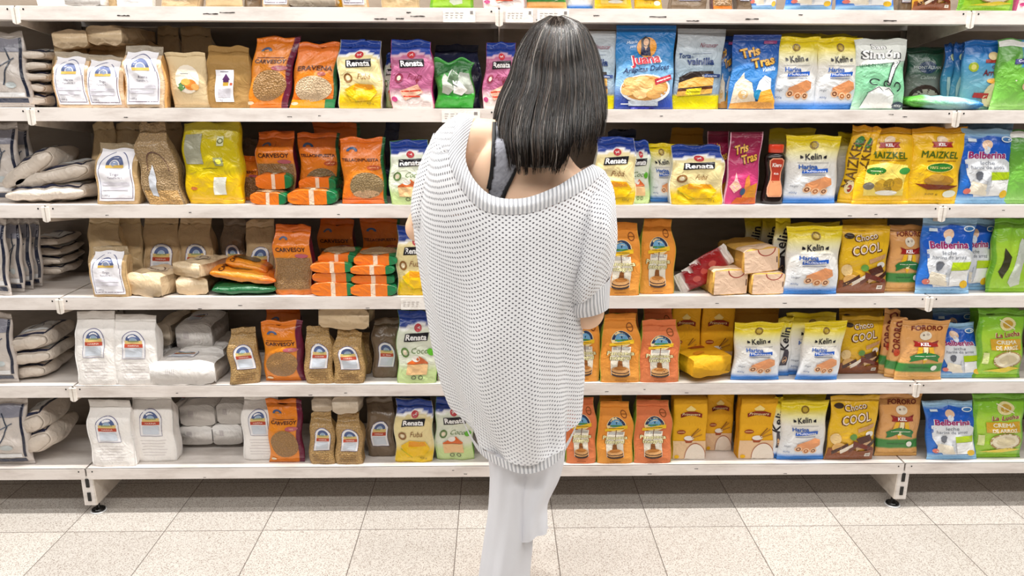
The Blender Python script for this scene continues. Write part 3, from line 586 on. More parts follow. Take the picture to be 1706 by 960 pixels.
def a_maiz(kind):
    def f(seed):
        k = [('e', .05, .845, .2, .05, '#f1d7b4'), ('p', [(-.35, .82), (.45, .82), (.38, .79), (.45, .75), (-.35, .75), (-.28, .79)], '#a3241e'), ('t', 'KEL', .05, .785, .055, '#ffffff', {'b': .03, 'fit': .3}),
             ('t', 'MAIZKEL', .0, .655, .12, '#4c6a16', {'b': .018, 'fit': 1.4, 'rot': -2})]
        if kind == 1: k += [('l', [(-0.65, 0.585), (0.65, 0.585)], .0016, '#7a4a14'), ('p', [(-.75, .52), (-.1, .56), (.75, .52), (.72, .12), (-.7, .12)], '#f5dc6c'), ('e', -.4, .45, .34, .05, '#2f7a2c'), ('l', [(-0.60, 0.450), (-0.20, 0.450)], .0016, '#e8f0c8'), ('e', .66, .45, .22, .045, '#3c8a3c'),
                            ('e', -.55, .25, .2, .05, '#7a7468'), ('e', -.1, .25, .26, .09, '#caa030'), ('e', .18, .27, .22, .08, '#9a7a24'), ('e', .45, .27, .24, .09, '#c89a28'), ('e', .1, .16, .4, .035, '#f2efe4')]
        else: k += [('l', [(-0.45, 0.575), (0.65, 0.575)], .0016, '#7a4a14'), ('e', .1, .49, .48, .055, '#2f7a2c'), ('ring', .1, .49, .52, .062, .06, 0, 360, '#f5e68a'), ('t', '100% natural', .1, .49, .05, '#f5e68a', {'fit': .75}),
                    ('e', .12, .32, .58, .07, '#b0802e'), ('e', .0, .36, .3, .05, '#c4963c'), ('p', [(-.8, .28), (.9, .25), (.5, .20), (-.3, .20)], '#7a3418'), ('e', .6, .14, .26, .05, '#eef2e0'), ('t', '500 g', -.1, .14, .035, '#5a3a10', {'fit': .5})]
        return {'body': k}
    return f
def b_maiz(u, v, s): return grad(v, [(0, '#f8c818'), (.3, '#f4c420'), (.75, '#f2c020'), (.9, '#f0b818'), (1, '#e39a12')])
def a_maizside(seed): return {'body': [('e', .1, .80, .5, .07, '#2f7a2c'), ('t', 'MAIZKEL', -.1, .52, .20, '#6a4a14', {'b': .012, 'rot': 86, 'x': .8}), ('e', 0, .22, .5, .09, '#e8d8a8'), ('e', .1, .2, .25, .05, '#a3341e')]}
def a_panq(seed):
    return {'body': [('ring', .55, .82, .2, .055, .25, 0, 360, '#8f4f1c'), ('l', [(0.35, 0.820), (0.75, 0.820)], .0016, '#8f4f1c'), ('e', .0, .66, .55, .12, '#f0d9a4'), ('ring', .0, .655, .5, .12, .3, 0, 180, '#27385c'), ('e', .0, .675, .33, .07, '#6fa7cf'), ('p', [(-.34, .66), (.34, .66), (.36, .635), (-.36, .635)], '#4c8a46'), ('p', [(-.04, .70), (.04, .71), (.02, .665)], '#1c2430'),
                     ('p', [(-.62, .60), (0, .628), (.62, .66), (.62, .60), (0, .575), (-.62, .555)], '#f2c42a'), ('l', [(-0.42, 0.605), (0.42, 0.605)], .0016, '#5a3a1c'),
                     ('r', -.48, .12, .48, .55, '#f1ead8'), ('p', [(-.42, .55), (.42, .55), (.42, .50), (-.42, .50)], '#b9b5ae'), ('l', [(.0, .58), (.0, .22)], .0022, '#6a3a1c'),
                     ('t', 'Panqueca', .0, .455, .085, '#5c4a22', {'b': .05, 'fit': 1.42}), ('t', 'Panqueca', .0, .455, .085, '#f6efb8', {'b': .02, 'fit': 1.36}), ('t', 'Integral', .0, .385, .085, '#5c4a22', {'b': .05, 'fit': 1.1}), ('t', 'Integral', .0, .385, .085, '#f6efb8', {'b': .02, 'fit': 1.04}),
                     ('p', [(-.1, .34), (.1, .34), (.14, .25), (-.14, .25)], '#8a5426'), ('e', 0, .14, .46, .05, '#4a3a32'), ('e', 0, .165, .46, .045, '#d9a468'), ('e', 0, .185, .46, .045, '#5a4234'), ('e', 0, .205, .45, .05, '#dca66c'), ('e', 0, .225, .32, .03, '#b87838'), ('l', [(-0.30, 0.045), (0.30, 0.045)], .0016, '#7a3c14')]}
def b_panq(top, low):
    def f(u, v, s): return grad(v, [(0, low), (.5, top), (1, top)])
    return f
def a_prim(seed):
    return {'body': [('r', -.97, .0, .97, .31, '#eec9a0'), ('p', [(-.3, .84), (.0, .90), (.3, .84), (.2, .81), (-.2, .81)], '#f6dc8c'), ('p', [(-.62, .76), (-.2, .80), (.3, .80), (.66, .765), (.64, .70), (.2, .735), (-.2, .735), (-.6, .70)], '#8a2c18'), ('t', 'Primavera', .02, .757, .06, '#f8e6b0', {'sh': .2, 'fit': 1.05}),
                     ('e', -.5, .46, .26, .035, '#a04820'), ('l', [(-0.70, 0.460), (-0.30, 0.460)], .0016, '#f8e0a0'), ('p', [(-.35, .36), (-.22, .28), (.12, .28), (.28, .36)], '#a8522c'), ('e', -.03, .36, .3, .04, '#f3ebe0'), ('l', [(.1, .38), (.65, .50)], .0035, '#b9822a'), ('l', [(.15, .36), (.75, .42)], .0035, '#b9822a'), ('l', [(.1, .39), (.5, .52)], .003, '#8a5a20'),
                     ('e', .35, .03, .62, .235, '#f3e6d6'), ('ring', .35, .03, .64, .245, .05, 0, 180, '#a8522c'), ('e', -.75, .05, .14, .03, '#f0b81c')]}
def b_prim(u, v, s):
    c = grad(v, [(0, '#efb11f'), (1, '#efb11f')]); return c
def a_juana(seed):
    k = [('e', .05, .74, .34, .12, '#e79a2c'), ('p', [(-.12, .70), (-.16, .83), (-.02, .87), (.14, .84), (.16, .70)], '#241614'), ('e', .02, .80, .09, .045, '#e2b28a'), ('p', [(-.16, .64), (-.14, .735), (.0, .76), (.16, .735), (.2, .64)], '#23264c'), ('p', [(-.06, .75), (.08, .75), (.02, .70)], '#e2b28a'),
         ('t', 'Mezcla', -.45, .80, .05, '#e8f2fa', {'rot': 8, 'sh': .3}), ('t', 'para', -.42, .75, .04, '#e8f2fa', {'rot': 8, 'sh': .3}),
         ('t', 'Juana', .0, .60, .15, '#f6efe8', {'b': .05, 'fit': 1.08, 'rot': 7}), ('t', 'Juana', .0, .60, .15, '#b81f34', {'b': .035, 'fit': 1.0, 'rot': 7}),
         ('t', 'Arepitas Dulces', .02, .485, .085, '#1a2c58', {'fit': 1.6, 'rot': 6, 'sh': .35, 'b': .02}),
         ('p', ell(.02, .245, .86, .175, 24), '#eef1f4'), ('p', ell(.0, .255, .80, .15, 24), '#d79a52')]
    for i, (u, v) in enumerate([(-.5, .33), (-.1, .34), (.3, .31), (-.3, .25), (.1, .24), (.5, .25), (-.55, .22), (-.15, .18), (.3, .18), (.05, .31)]): k.append(('e', u, v, .25, .055, ['#efbe78', '#f4c98a', '#e8b068'][i % 3]))
    k += [('p', [(.3, .36), (.85, .42), (.9, .36), (.35, .29)], '#b82c3c'), ('l', [(.38, .33), (.84, .385)], .003, '#f4e2dc'), ('r', -.8, .055, -.3, .07, '#e6eaf0'), ('r', -.5, .0, .3, .03, '#3a3aa0'), ('r', -.55, .04, .45, .1, '#cfd8e4')]
    return {'body': k}
def b_juana(u, v, s): return grad(v, [(0, '#2f4aa8'), (.12, '#3f58b0'), (.3, '#8fb9dc'), (.45, '#7fb4de'), (.62, '#2f86c8'), (1, '#1766ac')])
def a_vain(seed):
    return {'body': [('t', 'Ninazucar', .35, .80, .08, '#8c2c48', {'sh': .35, 'fit': .75}), ('t', 'Torta', -.62, .665, .08, '#1f3f78', {'b': .02, 'fit': .5}), ('l', [(-.3, .69), (.5, .70)], .001, '#5a6a8c'), ('t', 'de', -.3, .655, .04, '#1f3f78'), ('t', 'vainilla', .05, .60, .12, '#1b3a78', {'b': .03, 'fit': 1.15}),
                     ('p', [(-.85, .40), (-.4, .47), (.6, .48), (.62, .41), (-.2, .40), (-.85, .33)], '#2f2522'), ('p', [(-.85, .33), (-.2, .40), (.62, .41), (.6, .30), (-.85, .26)], '#d9a24a'), ('p', [(-.85, .25), (.6, .29), (.6, .26), (-.85, .22)], '#5a2c16'), ('p', [(-.85, .22), (.6, .26), (.6, .2), (-.85, .16)], '#dba850'),
                     ('p', [(-.5, .25), (.12, .27), (.1, .185), (-.55, .165)], '#e9da28'), ('l', [(-0.48, 0.218), (0.08, 0.218)], .0016, '#4a4416'), ('t', 'Completa', .35, .42, .03, '#e6ecf4', {'fit': .5}), ('r', .2, .40, .9, .44, '#23407c'), ('t', 'Completa', .5, .42, .03, '#e6ecf4', {'fit': .5})]}
def b_vain(u, v, s):
    return grad(v, [(0, '#eadb10'), (.17, '#eadb10'), (.19, '#8c9cac'), (.45, '#a9c0d0'), (.6, '#b6c6d2'), (1, '#b4b8bc')])
def a_tris(kind):
    def f(seed):
        cb = '#5f3a14'
        k = [('t', 'Tris', -.25, .765, .17, cb, {'b': .06, 'rot': 12, 'fit': .95}), ('t', 'Tris', -.25, .77, .17, '#e9b24c', {'b': .03, 'rot': 12, 'fit': .85}), ('t', 'Tras', .3, .64, .17, cb, {'b': .06, 'rot': 12, 'fit': 1.1}), ('t', 'Tras', .3, .645, .17, '#e9b24c', {'b': .03, 'rot': 12, 'fit': 1.0})]
        if kind == 'b': k += [('r', .3, .88, .85, .92, '#8a3c6c'), ('t', 'Vainilla', .55, .545, .08, '#f0f4fa', {'sh': .3, 'fit': .55, 'rot': 6}), ('p', [(-.95, .05), (-.8, .35), (-.65, .42), (-.5, .5), (-.45, .42), (-.1, .36), (.1, .1)], '#ead9c0'), ('e', -.5, .28, .32, .1, '#f2e4cc'), ('e', -.45, .2, .2, .06, '#e4b878'),
                              ('p', [(.2, .38), (.4, .46), (.7, .42), (.75, .28), (.3, .2), (.1, .25)], '#eef3f8'), ('e', .2, .2, .2, .07, '#2c8cbc'), ('p', [(.15, .07), (.3, .24), (.75, .28), (.95, .12), (.9, .02)], '#e9a83c'), ('p', [(-.98, .01), (.95, .01), (.9, .09), (0, .11), (-.95, .08)], '#e0a055')]
        else: k += [('p', [(-.85, .25), (-.6, .34), (-.5, .45), (-.4, .34), (-.1, .24), (-.5, .16)], '#f0b4b0'), ('e', -.5, .25, .24, .06, '#f0c8a0'), ('p', [(.0, .06), (.1, .36), (.3, .42), (.45, .2), (.4, .06)], '#d8843c'), ('p', [(.2, .12), (.4, .26), (.85, .3), (.9, .06)], '#cf8a2c'), ('e', .0, .18, .16, .05, '#3c5a7c'), ('p', [(-.6, .01), (.95, .01), (.9, .10), (-.3, .10)], '#c9642c')]
        return {'body': k}
    return f
def b_trisb(u, v, s): return grad(v, [(0, '#3c7cc4'), (.5, '#3f86cc'), (.75, '#1f58a8'), (1, '#16357c')])
def b_trisp(u, v, s): 
    c = grad(v, [(0, '#d0447c'), (.45, '#d8457f'), (.7, '#a02450'), (1, '#7c1838')]); m = np.abs(u) > .93; c[m] = lin('#e8b4c4'); return c
def a_simon(seed):
    return {'body': [('p', [(-1, .62), (1, .70), (1, .99), (-1, .99)], '#e3e6e0'), ('t', 'San', -.15, .90, .10, '#2c2c30', {'b': .05, 'fit': .62, 'rot': 5}), ('t', 'San', -.15, .90, .10, '#ffffff', {'b': .02, 'fit': .56, 'rot': 5}), ('t', 'Simón', -.05, .785, .16, '#2c2c30', {'b': .06, 'fit': 1.6, 'rot': 2}), ('t', 'Simón', -.05, .79, .16, '#ffffff', {'b': .03, 'fit': 1.48, 'rot': 2}),
                     ('t', 'LECHE EN POLVO', -.3, .635, .055, '#2a6a48', {'b': .02, 'fit': 1.1, 'rot': 3}), ('p', [(.45, .68), (.75, .70), (.3, .34), (.15, .36)], '#2c3434'), ('p', [(.5, .68), (.7, .69), (.26, .36), (.18, .37)], '#f4f6f4'),
                     ('ring', -.3, .40, .22, .05, .3, 20, 300, '#2c3434'), ('ring', .15, .37, .12, .05, .35, 0, 250, '#2c3434'), ('ring', .6, .33, .14, .07, .3, -90, 180, '#2c3434'), ('p', [(-.7, .02), (-.55, .25), (-.2, .34), (.3, .32), (.5, .2), (.55, .02)], '#f2f5f2'), ('l', [(-.62, .24), (-.15, .33), (.0, .27), (.25, .31), (.5, .22)], .0018, '#2c3434'), ('e', .75, .06, .25, .055, '#3a4a58'), ('t', '400g', .75, .06, .05, '#e8f0f0', {'fit': .3}), ('l', [(-.6, .22), (-.7, .06)], .0014, '#2c3434')]}
def b_simon(u, v, s): return grad(v, [(0, '#bfe6cc'), (.3, '#8fd6a8'), (.6, '#8ecfa4'), (.7, '#c8dccc'), (1, '#dfe4dc')])
def a_mont(seed): return {'body': [('e', 0, .68, .5, .10, '#1c3a5c'), ('t', 'MONTALBAN', 0, .68, .07, '#c9d2d0', {'fit': 1.5, 'b': .02}), ('t', 'Caliente', .1, .52, .08, '#cfd4cc', {'sh': .3, 'fit': .9}), ('p', ell(.0, .2, .85, .2, 20), '#3c2c24'), ('p', ell(.05, .17, .78, .16, 20), '#b0aa98')]}
def b_mont(u, v, s): return grad(v, [(0, '#8c9088'), (.5, '#7c847c'), (.62, '#2c5c48'), (1, '#12402c')])
def a_cremar(seed): return {'body': [('e', -.55, .62, .24, .07, '#a8bc2c'), ('e', -.55, .62, .13, .04, '#e8e07c'), ('r', .0, .68, .6, .73, '#a02c24'), ('t', 'Cre', .5, .62, .06, '#7a2c38', {'b': .02}), ('t', 'Arroz', .35, .54, .12, '#7a2430', {'sh': .3, 'b': .02, 'fit': .9}), ('e', .45, .42, .4, .04, '#d9a040'), ('p', ell(.5, .22, .5, .18, 18), '#e3d9ac'), ('p', [(-.45, .18), (.3, .16), (.3, .24), (-.45, .25)], '#b83a34'), ('e', .35, .78, .24, .06, '#d8c08c')]}
def b_cremar(u, v, s): return grad(v, [(0, '#7cab94'), (.3, '#7cb8c4'), (.7, '#4c9cd0'), (.84, '#1c6cb8'), (1, '#175ca4')])
def a_polarg(seed): return {'body': [('r', -.98, .90, .98, .98, '#e9e9e4'), ('p', [(-.3, .72), (.9, .76), (.9, .68), (-.3, .65)], '#2c2c68'), ('t', 'Completa', .3, .70, .05, '#e8e8f4', {'fit': .9}), ('p', [(.2, .42), (.9, .44), (.9, .64), (.3, .62)], '#a04c38'), ('e', .4, .34, .3, .07, '#e8c8a0'), ('e', .6, .24, .3, .06, '#e08044'), ('e', -.2, .42, .04, .01, '#f0f4d8')]}
def b_polarg(u, v, s):
    c = grad(v, [(0, '#a6dc7c'), (.2, '#86d058'), (.55, '#6aa83c'), (.75, '#5c9c3c'), (1, '#4c8c34')]); m = (u > .1) & (v > .6); c[m] = lin('#3c84c4'); return c
def a_yellowbig(seed): return {'body': [('r', -.85, .50, -.25, .86, '#9c9a84'), ('r', .28, .72, .5, .84, '#cfd0a8'), ('ring', .39, .78, .10, .035, .4, 0, 360, '#6a6a30'), ('r', .12, .48, .42, .58, '#8a8a5a'), ('e', .27, .53, .09, .03, '#e6e04c'), ('l', [(-0.30, 0.450), (0.20, 0.450)], .0016, '#7a7414'), ('r', .08, .12, .5, .34, '#f0f0e4'), ('e', -.6, .2, .12, .02, '#c2703a')]}
def b_yellowbig(u, v, s): return grad(v, [(0, '#e8b818'), (.15, '#f2c80c'), (.33, '#f4cc08'), (.4, '#c9b40c'), (1, '#b9a80e')])
def a_greenback(seed): return {'body': [('p', [(-.98, .62), (-.9, .92), (.2, .96), (.95, .97), (.9, .8), (.4, .72), (-.4, .75)], '#1f6a2a'), ('p', [(-.75, .33), (-.6, .6), (-.4, .72), (-.2, .62), (-.1, .4), (-.4, .28)], '#b9beb2'), ('p', [(.1, .5), (.4, .75), (.9, .72), (.95, .3), (.5, .3)], '#a9b0a4'), ('p', [(-.35, .55), (-.1, .78), (.25, .82), (.3, .6), (.0, .45)], '#5f7a5c'), ('l', [(-.3, .6), (.0, .8), (.3, .7)], .002, '#e8f0e4'), ('p', [(-.15, .32), (-.05, .58), (.3, .56), (.6, .38), (.3, .27)], '#efeeea'), ('l', [(-.1, .5), (.1, .45), (.2, .6)], .003, '#3a4a38'), ('p', [(-.98, .02), (-.95, .28), (-.3, .26), (.3, .22), (.98, .34), (.98, .02)], '#3cb43a')]}
def capstrip(u0, u1, col, n=3.2, k=8):
    us = [u0 + (u1 - u0) * i / k for i in range(k + 1)]; f = lambda u: max(0, 1 - abs(u) ** n) ** (1 / n) * .985
    return ('p', [(u, -f(u)) for u in us] + [(u, f(u)) for u in us[::-1]], col)
def a_orange(up):
    def f(seed):
        return {'body': [('r', -.10, .03, .10, .97, '#f8dcc2'), ('r', .62, .02, .97, .98, '#1c7c48')], 'window': [('p', ell(-.02, .5, .86 if up else .6, .42 if up else .3, 20), '#cdb088')],
                'cap': [capstrip(-.97, .97, '#ef7c1e', k=20), capstrip(-.10, .10, '#f8dcc2'), capstrip(.62, .98, '#1c7c48')]}
    return f
def a_brickcap(seed): return {'body': [('r', -.97, 0, .97, .3, '#e9c8a8')], 'cap': [('r', -.93, -.93, .93, .93, '#efcdb0'), ('ring', .3, .95, .5, .62, .12, 180, 360, '#a63a30'), ('r', .84, -.3, .9, .2, '#5a4038')]}
def a_whitecap(seed): return {'label': small_arch(-.2, .5, .4, .2), 'cap': [('l', [(-.5 + .06 * i, -.1), (-.5 + .06 * i, .5)], .0009, '#b9aeb4') for i in range(5)]}
def a_sack(seed): return {'body': [('r', -.85, .72, .85, .86, '#3a4058'), ('l', [(-.85, .1), (-.85, .8)], .004, '#1c2238'), ('l', [(.85, .1), (.85, .8)], .004, '#1c2238'), ('r', -.78, .2, .78, .66, '#d7d9da'), ('l', [(-.4, .3), (.2, .6), (.5, .3)], .004, '#6a7280'), ('r', -.85, .07, .85, .13, '#1f2848')]}
def a_graybag(seed): return {'body': [('r', -.8, .74, .9, .92, '#8c8c98'), ('l', [(.82, .14), (.82, .92)], .007, '#1b2036'), ('r', -.9, .06, .8, .12, '#1b2640'), ('r', -.9, .14, .7, .2, '#e9e9ea'), ('l', [(-.3, .3), (.3, .62), (.0, .8)], .004, '#3a4250'), ('l', [(-.6, .5), (.5, .66)], .003, '#5a6270'), ('e', .1, .3, .3, .04, '#bcc3c4')]}
def a_redpack(seed): return {'body': [('p', [(-.8, .3), (-.2, .7), (.6, .8), (.8, .4), (0, .2)], '#a01820'), ('l', [(-.8, .15), (.8, .2)], .005, '#efe6e2'), ('l', [(-.7, .85), (.8, .88)], .005, '#efe6e2'), ('e', .1, .5, .3, .1, '#c8564c')]}
def a_lying_tres(seed): return {'body': [('t', 'Crema de arroz', .2, .5, .30, '#a02c3c', {'rot': -3, 'fit': 1.0, 'b': .02}), ('l', [(-0.50, 0.350), (-0.10, 0.350)], .0016, '#a02c3c')]}
def band(stops): # colour along u
    return lambda u, v, s: grad(u, stops)
ORB = band([(-1, '#e8741c'), (-.10, '#ee7a1e'), (-.08, '#f6d8bc'), (.08, '#f6d8bc'), (.10, '#ee7a1e'), (.64, '#ea701a'), (.66, '#1c7c48'), (1, '#1a7040')])
def b_carve(u, v, s):
    c = grad(v, [(0, '#e8801c'), (.07, '#eb8a24'), (.6, '#e88c22'), (1, '#e87c1e')]); m = (u > .72); c[m] = lin('#6a1838'); return c
def b_tella(u, v, s):
    c = grad(v, [(0, '#f0731c'), (.5, '#ea8622'), (1, '#e56f1c')]); m = (u > .86); c[m] = lin('#1f5c34'); return c
def b_carve2(u, v, s):
    c = grad(v, [(0, '#e07a20'), (.07, '#e07a20'), (.09, '#b08552'), (.54, '#b98b54'), (.56, '#ea8a22'), (1, '#e8701c')]); return c
DES = {
 'flourclear': dict(name='flour_bag', cat='flour bag', form='brick', t=.055, art=a_flourclear, base=solid('#e6c9a8'), mat='film', sealmat='clear', sealcol='#d8cbb6', cr=1.4, seal=.86, side='#d9a768'),
 'tanclear': dict(name='flour_bag', cat='flour bag', form='brick', t=.055, art=a_flourclear, base=solid('#c9a878'), mat='film', sealmat='clear', sealcol='#cbb694', cr=1.4, seal=.84),
 'tan': dict(name='grain_bag', cat='grain bag', form='brick', t=.06, art=a_tanlabel, base=solid('#bfa27a'), mat='film', cr=1.8),
 'tanback': dict(name='grain_bag', cat='grain bag', form='brick', t=.06, base=solid('#c9ae84'), mat='film', cr=2.2, neck=.9),
 'brown': dict(name='grain_bag', cat='grain bag', form='brick', t=.055, art=a_tanlabel, base=solid('#77644f'), mat='film', cr=1.8),
 'oats': dict(name='oat_bag', cat='oat bag', form='brick', t=.055, art=a_oats, base=solid('#d3aa6c'), mat='grain', cr=1.6, neck=.8),
 'oatsback': dict(name='oat_bag', cat='oat bag', form='brick', t=.055, base=solid('#c49c62'), mat='grain', cr=1.8),
 'twist': dict(name='oat_bag', cat='oat bag', form='brick', t=.05, art=lambda s: {'label': [('p', [(-.5, .12), (-.55, .35), (-.3, .5), (-.1, .3), (-.2, .1)], '#c8cbd2'), ('ring', 0, .42, .6, .24, .05, 0, 180, '#5a3a34')], 'body': [('r', -.9, .0, .9, .18, '#e0b06c')]}, base=solid('#b8986c'), mat='grain', cr=2.0, neck=.72),
 'whiteflour': dict(name='flour_bag', cat='flour bag', form='brick', t=.06, art=a_whiteflour, base=solid('#faf6f2'), mat='paper', cr=1.0),
 'whiteplain': dict(name='flour_bag', cat='flour bag', form='brick', t=.06, base=solid('#f2ece6'), mat='paper', cr=1.2),
 'whitelying': dict(name='flour_bag', cat='flour bag', form='block', t=.05, art=a_whitecap, base=solid('#f6f2ee'), mat='film', cr=1.2, n=5),
 'creamlying': dict(name='flour_bag', cat='flour bag', form='block', t=.05, base=solid('#dccdb8'), mat='film', cr=1.6, n=4.5),
 'tanlying': dict(name='grain_bag', cat='grain bag', form='block', t=.05, art=lambda s: {'label': [('e', 0, .5, .5, .2, '#c9b8a0'), ('ring', 0, .5, .4, .15, .2, 0, 360, '#6a5040')]}, base=solid('#e2c9a4'), mat='film', cr=2.4, n=4.5),
 'fruit': dict(name='flour_bag', cat='flour bag', form='pillow', t=.045, art=a_fruit, base=solid('#dcc49a'), mat='paper', cr=.8),
 'house': dict(name='flour_bag', cat='flour bag', form='brick', t=.06, art=a_housebag, base=solid('#a8824a'), mat='paper', cr=1.4),
 'carvesoy': dict(name='soy_protein_bag', cat='soy protein bag', form='pillow', t=.04, art=a_carvesoy, base=b_carve, cr=1.4),
 'carve2': dict(name='soy_protein_bag', cat='soy protein bag', form='brick', t=.05, art=a_carve2, base=b_carve2, cr=1.5, side='#6a1838'),
 'eravena': dict(name='oat_flour_bag', cat='flour bag', form='pillow', t=.045, art=a_eravena, base=b_tella, cr=1.4),
 'tella': dict(name='oat_flour_bag', cat='flour bag', form='pillow', t=.045, art=a_tella, base=b_tella, cr=1.3),
 'renatay': dict(name='cake_mix_bag', cat='cake mix bag', form='brick', t=.05, art=a_renata('y'), base=b_renata('#f0dfa4', '#eec81c'), side='#e6e2d4', cr=1.5),
 'renatap': dict(name='cake_mix_bag', cat='cake mix bag', form='brick', t=.05, art=a_renata('p'), base=b_renata('#b9658c', '#eeddd8', '#d9b4c4'), side='#c84880', cr=1.5),
 'renatag': dict(name='cake_mix_bag', cat='cake mix bag', form='brick', t=.05, art=a_renata('g'), base=b_renata('#e6ecd8', '#cfe6a0'), side='#7cc43c', cr=1.5),
 'kelin': dict(name='baking_flour_bag', cat='flour bag', form='pillow', t=.045, art=a_kelin, base=b_kelin, cr=1.0),
 'choco': dict(name='chocolate_drink_bag', cat='chocolate drink bag', form='pillow', t=.04, art=a_choco, base=lambda u, v, s: grad(v, [(0, '#a86a34'), (.2, '#dba42c'), (.5, '#edbe22'), (1, '#e6b41c')]), cr=.9),
 'fororo': dict(name='toasted_corn_flour_bag', cat='flour bag', form='pillow', t=.04, art=a_fororo, base=b_fororo, cr=1.1),
 'bell': dict(name='baby_cereal_bag', cat='baby cereal bag', form='pillow', t=.04, art=a_bell, base=b_bell, cr=1.2),
 'lucha': dict(name='rice_cereal_bag', cat='rice cereal bag', form='pillow', t=.05, art=a_lucha, base=b_lucha, cr=1.5),
 'greenback': dict(name='rice_cereal_bag', cat='rice cereal bag', form='pillow', t=.05, art=lambda s: {'body': [('p', [(-.1, .15), (.0, .5), (.3, .75), (.5, .7), (.4, .4), (.5, .12), (.1, .08)], '#c9d2c4'), ('p', [(-.7, .3), (-.5, .62), (-.2, .5), (-.4, .2)], '#3c3c24')]}, base=b_lucha, cr=1.6),
 'maiz1': dict(name='corn_flour_bag', cat='corn flour bag', form='pillow', t=.045, art=a_maiz(1), base=b_maiz, cr=1.2),
 'maiz2': dict(name='corn_flour_bag', cat='corn flour bag', form='pillow', t=.045, art=a_maiz(2), base=b_maiz, cr=1.2),
 'maizside': dict(name='corn_flour_bag', cat='corn flour bag', form='pillow', t=.03, art=a_maizside, base=b_maiz, cr=1.2),
 'panq': dict(name='pancake_mix_bag', cat='pancake mix bag', form='brick', t=.055, art=a_panq, base=b_panq('#f09a3c', '#f2a84e'), side='#a8c04c', cr=.9, mat='paper', neck=.8),
 'panqr': dict(name='pancake_mix_bag', cat='pancake mix bag', form='brick', t=.055, art=a_panq, base=b_panq('#e47e4c', '#e88a58'), side='#a8c04c', cr=.9, mat='paper', neck=.86),
 'prim': dict(name='wheat_flour_pack', cat='flour pack', form='block', t=.05, art=a_prim, base=b_prim, cr=.5, mat='paper', side='#e2a01c'),
 'primly': dict(name='wheat_flour_pack', cat='flour pack', form='block', t=.05, art=lambda s: {'body': [('p', [(-.4, .6), (.4, .62), (.4, .5), (-.4, .48)], '#a8521c'), ('e', -.4, .25, .3, .06, '#d98a1c')]}, base=b_prim, cr=1.0, mat='paper', side='#eab01f', n=8),
 'pinkbrick': dict(name='flour_pack', cat='flour pack', form='block', t=.05, art=a_brickcap, base=solid('#dfae54'), cr=.9, mat='paper', n=7),
 'juana': dict(name='sweet_mix_pouch', cat='mix pouch', form='pouch', t=.035, art=a_juana, base=b_juana, cr=.7),
 'vain': dict(name='cake_mix_pouch', cat='mix pouch', form='pouch', t=.035, art=a_vain, base=b_vain, cr=.8),
 'trisb': dict(name='breakfast_cereal_pouch', cat='cereal pouch', form='pouch', t=.035, art=a_tris('b'), base=b_trisb, cr=.8),
 'trisp': dict(name='breakfast_cereal_pouch', cat='cereal pouch', form='pouch', t=.035, art=a_tris('p'), base=b_trisp, cr=.8),
 'simon': dict(name='powdered_milk_bag', cat='powdered milk bag', form='pillow', t=.045, art=a_simon, base=b_simon, cr=1.2),
 'mont': dict(name='powdered_milk_bag', cat='powdered milk bag', form='pillow', t=.045, art=a_mont, base=b_mont, cr=1.0),
 'cremar': dict(name='rice_cream_bag', cat='rice cream bag', form='pillow', t=.04, art=a_cremar, base=b_cremar, cr=1.1),
 'polarg': dict(name='cereal_bag', cat='cereal bag', form='pillow', t=.045, art=a_polarg, base=b_polarg, cr=1.2),
 'yellowbig': dict(name='corn_flour_bag', cat='corn flour bag', form='sack', t=.06, art=a_yellowbig, base=b_yellowbig, cr=1.6, mat='film', n=3.2),
 'gback': dict(name='powdered_milk_bag', cat='powdered milk bag', form='pillow', t=.05, art=a_greenback, base=solid('#3c9a3c'), cr=2.6),
 'navyback': dict(name='cake_mix_bag', cat='cake mix bag', form='brick', t=.05, base=solid('#1b2240'), cr=1.8),
 'blueedge': dict(name='rice_cream_bag', cat='rice cream bag', form='pillow', t=.02, base=lambda u, v, s: grad(v, [(0, '#5c98a4'), (.5, '#3c84a4'), (.8, '#1c5ca4'), (1, '#174c94')]), cr=1.6, art=lambda s: {'body': [('e', .2, .8, .4, .05, '#b9c8a0'), ('r', -.2, .2, .4, .5, '#9cb8b4')]}),
 'graybag': dict(name='rice_bag', cat='rice bag', form='pillow', t=.045, art=a_graybag, base=solid('#cdc4bd'), cr=1.3, mat='film'),
 'sack': dict(name='rice_bag', cat='rice bag', form='sack', t=.04, art=a_sack, base=solid('#ddd0c2'), cr=1.6, mat='film'),
 'orangely': dict(name='oat_flour_bag', cat='flour bag', form='block', t=.03, base=ORB, cr=1.0, n=3.2, art=a_orange(0)),
 'orangeup': dict(name='oat_flour_bag', cat='flour bag', form='block', t=.03, base=ORB, cr=1.0, n=3.2, art=a_orange(1)),
 'carvely': dict(name='soy_protein_bag', cat='soy protein bag', form='sack', t=.035, base=band([(-1, '#ea8a1e'), (.6, '#ee9a2a'), (.66, '#e2701c'), (1, '#e2701c')]), cr=1.5, n=2.4, art=lambda s: {'window': [('p', ell(-.05, .45, .55, .25, 20), '#8a6a38')], 'body': [('t', 'CARVESOY', -.5, .5, .2, '#5a2414', {'rot': 70, 'b': .02})]}),
 'greenly': dict(name='oat_flour_bag', cat='flour bag', form='sack', t=.02, base=band([(-1, '#1c6c3c'), (1, '#1c6c3c')]), cr=1.2, n=2.6),
 'redpack': dict(name='milk_powder_sachet', cat='sachet', form='pillow', t=.02, art=a_redpack, base=lambda u, v, s: grad(v, [(0, '#e9dfda'), (.15, '#e9dfda'), (.25, '#8c1a1c'), (.8, '#a0201f'), (.9, '#e9dfda'), (1, '#efe8e4')]), cr=1.0),
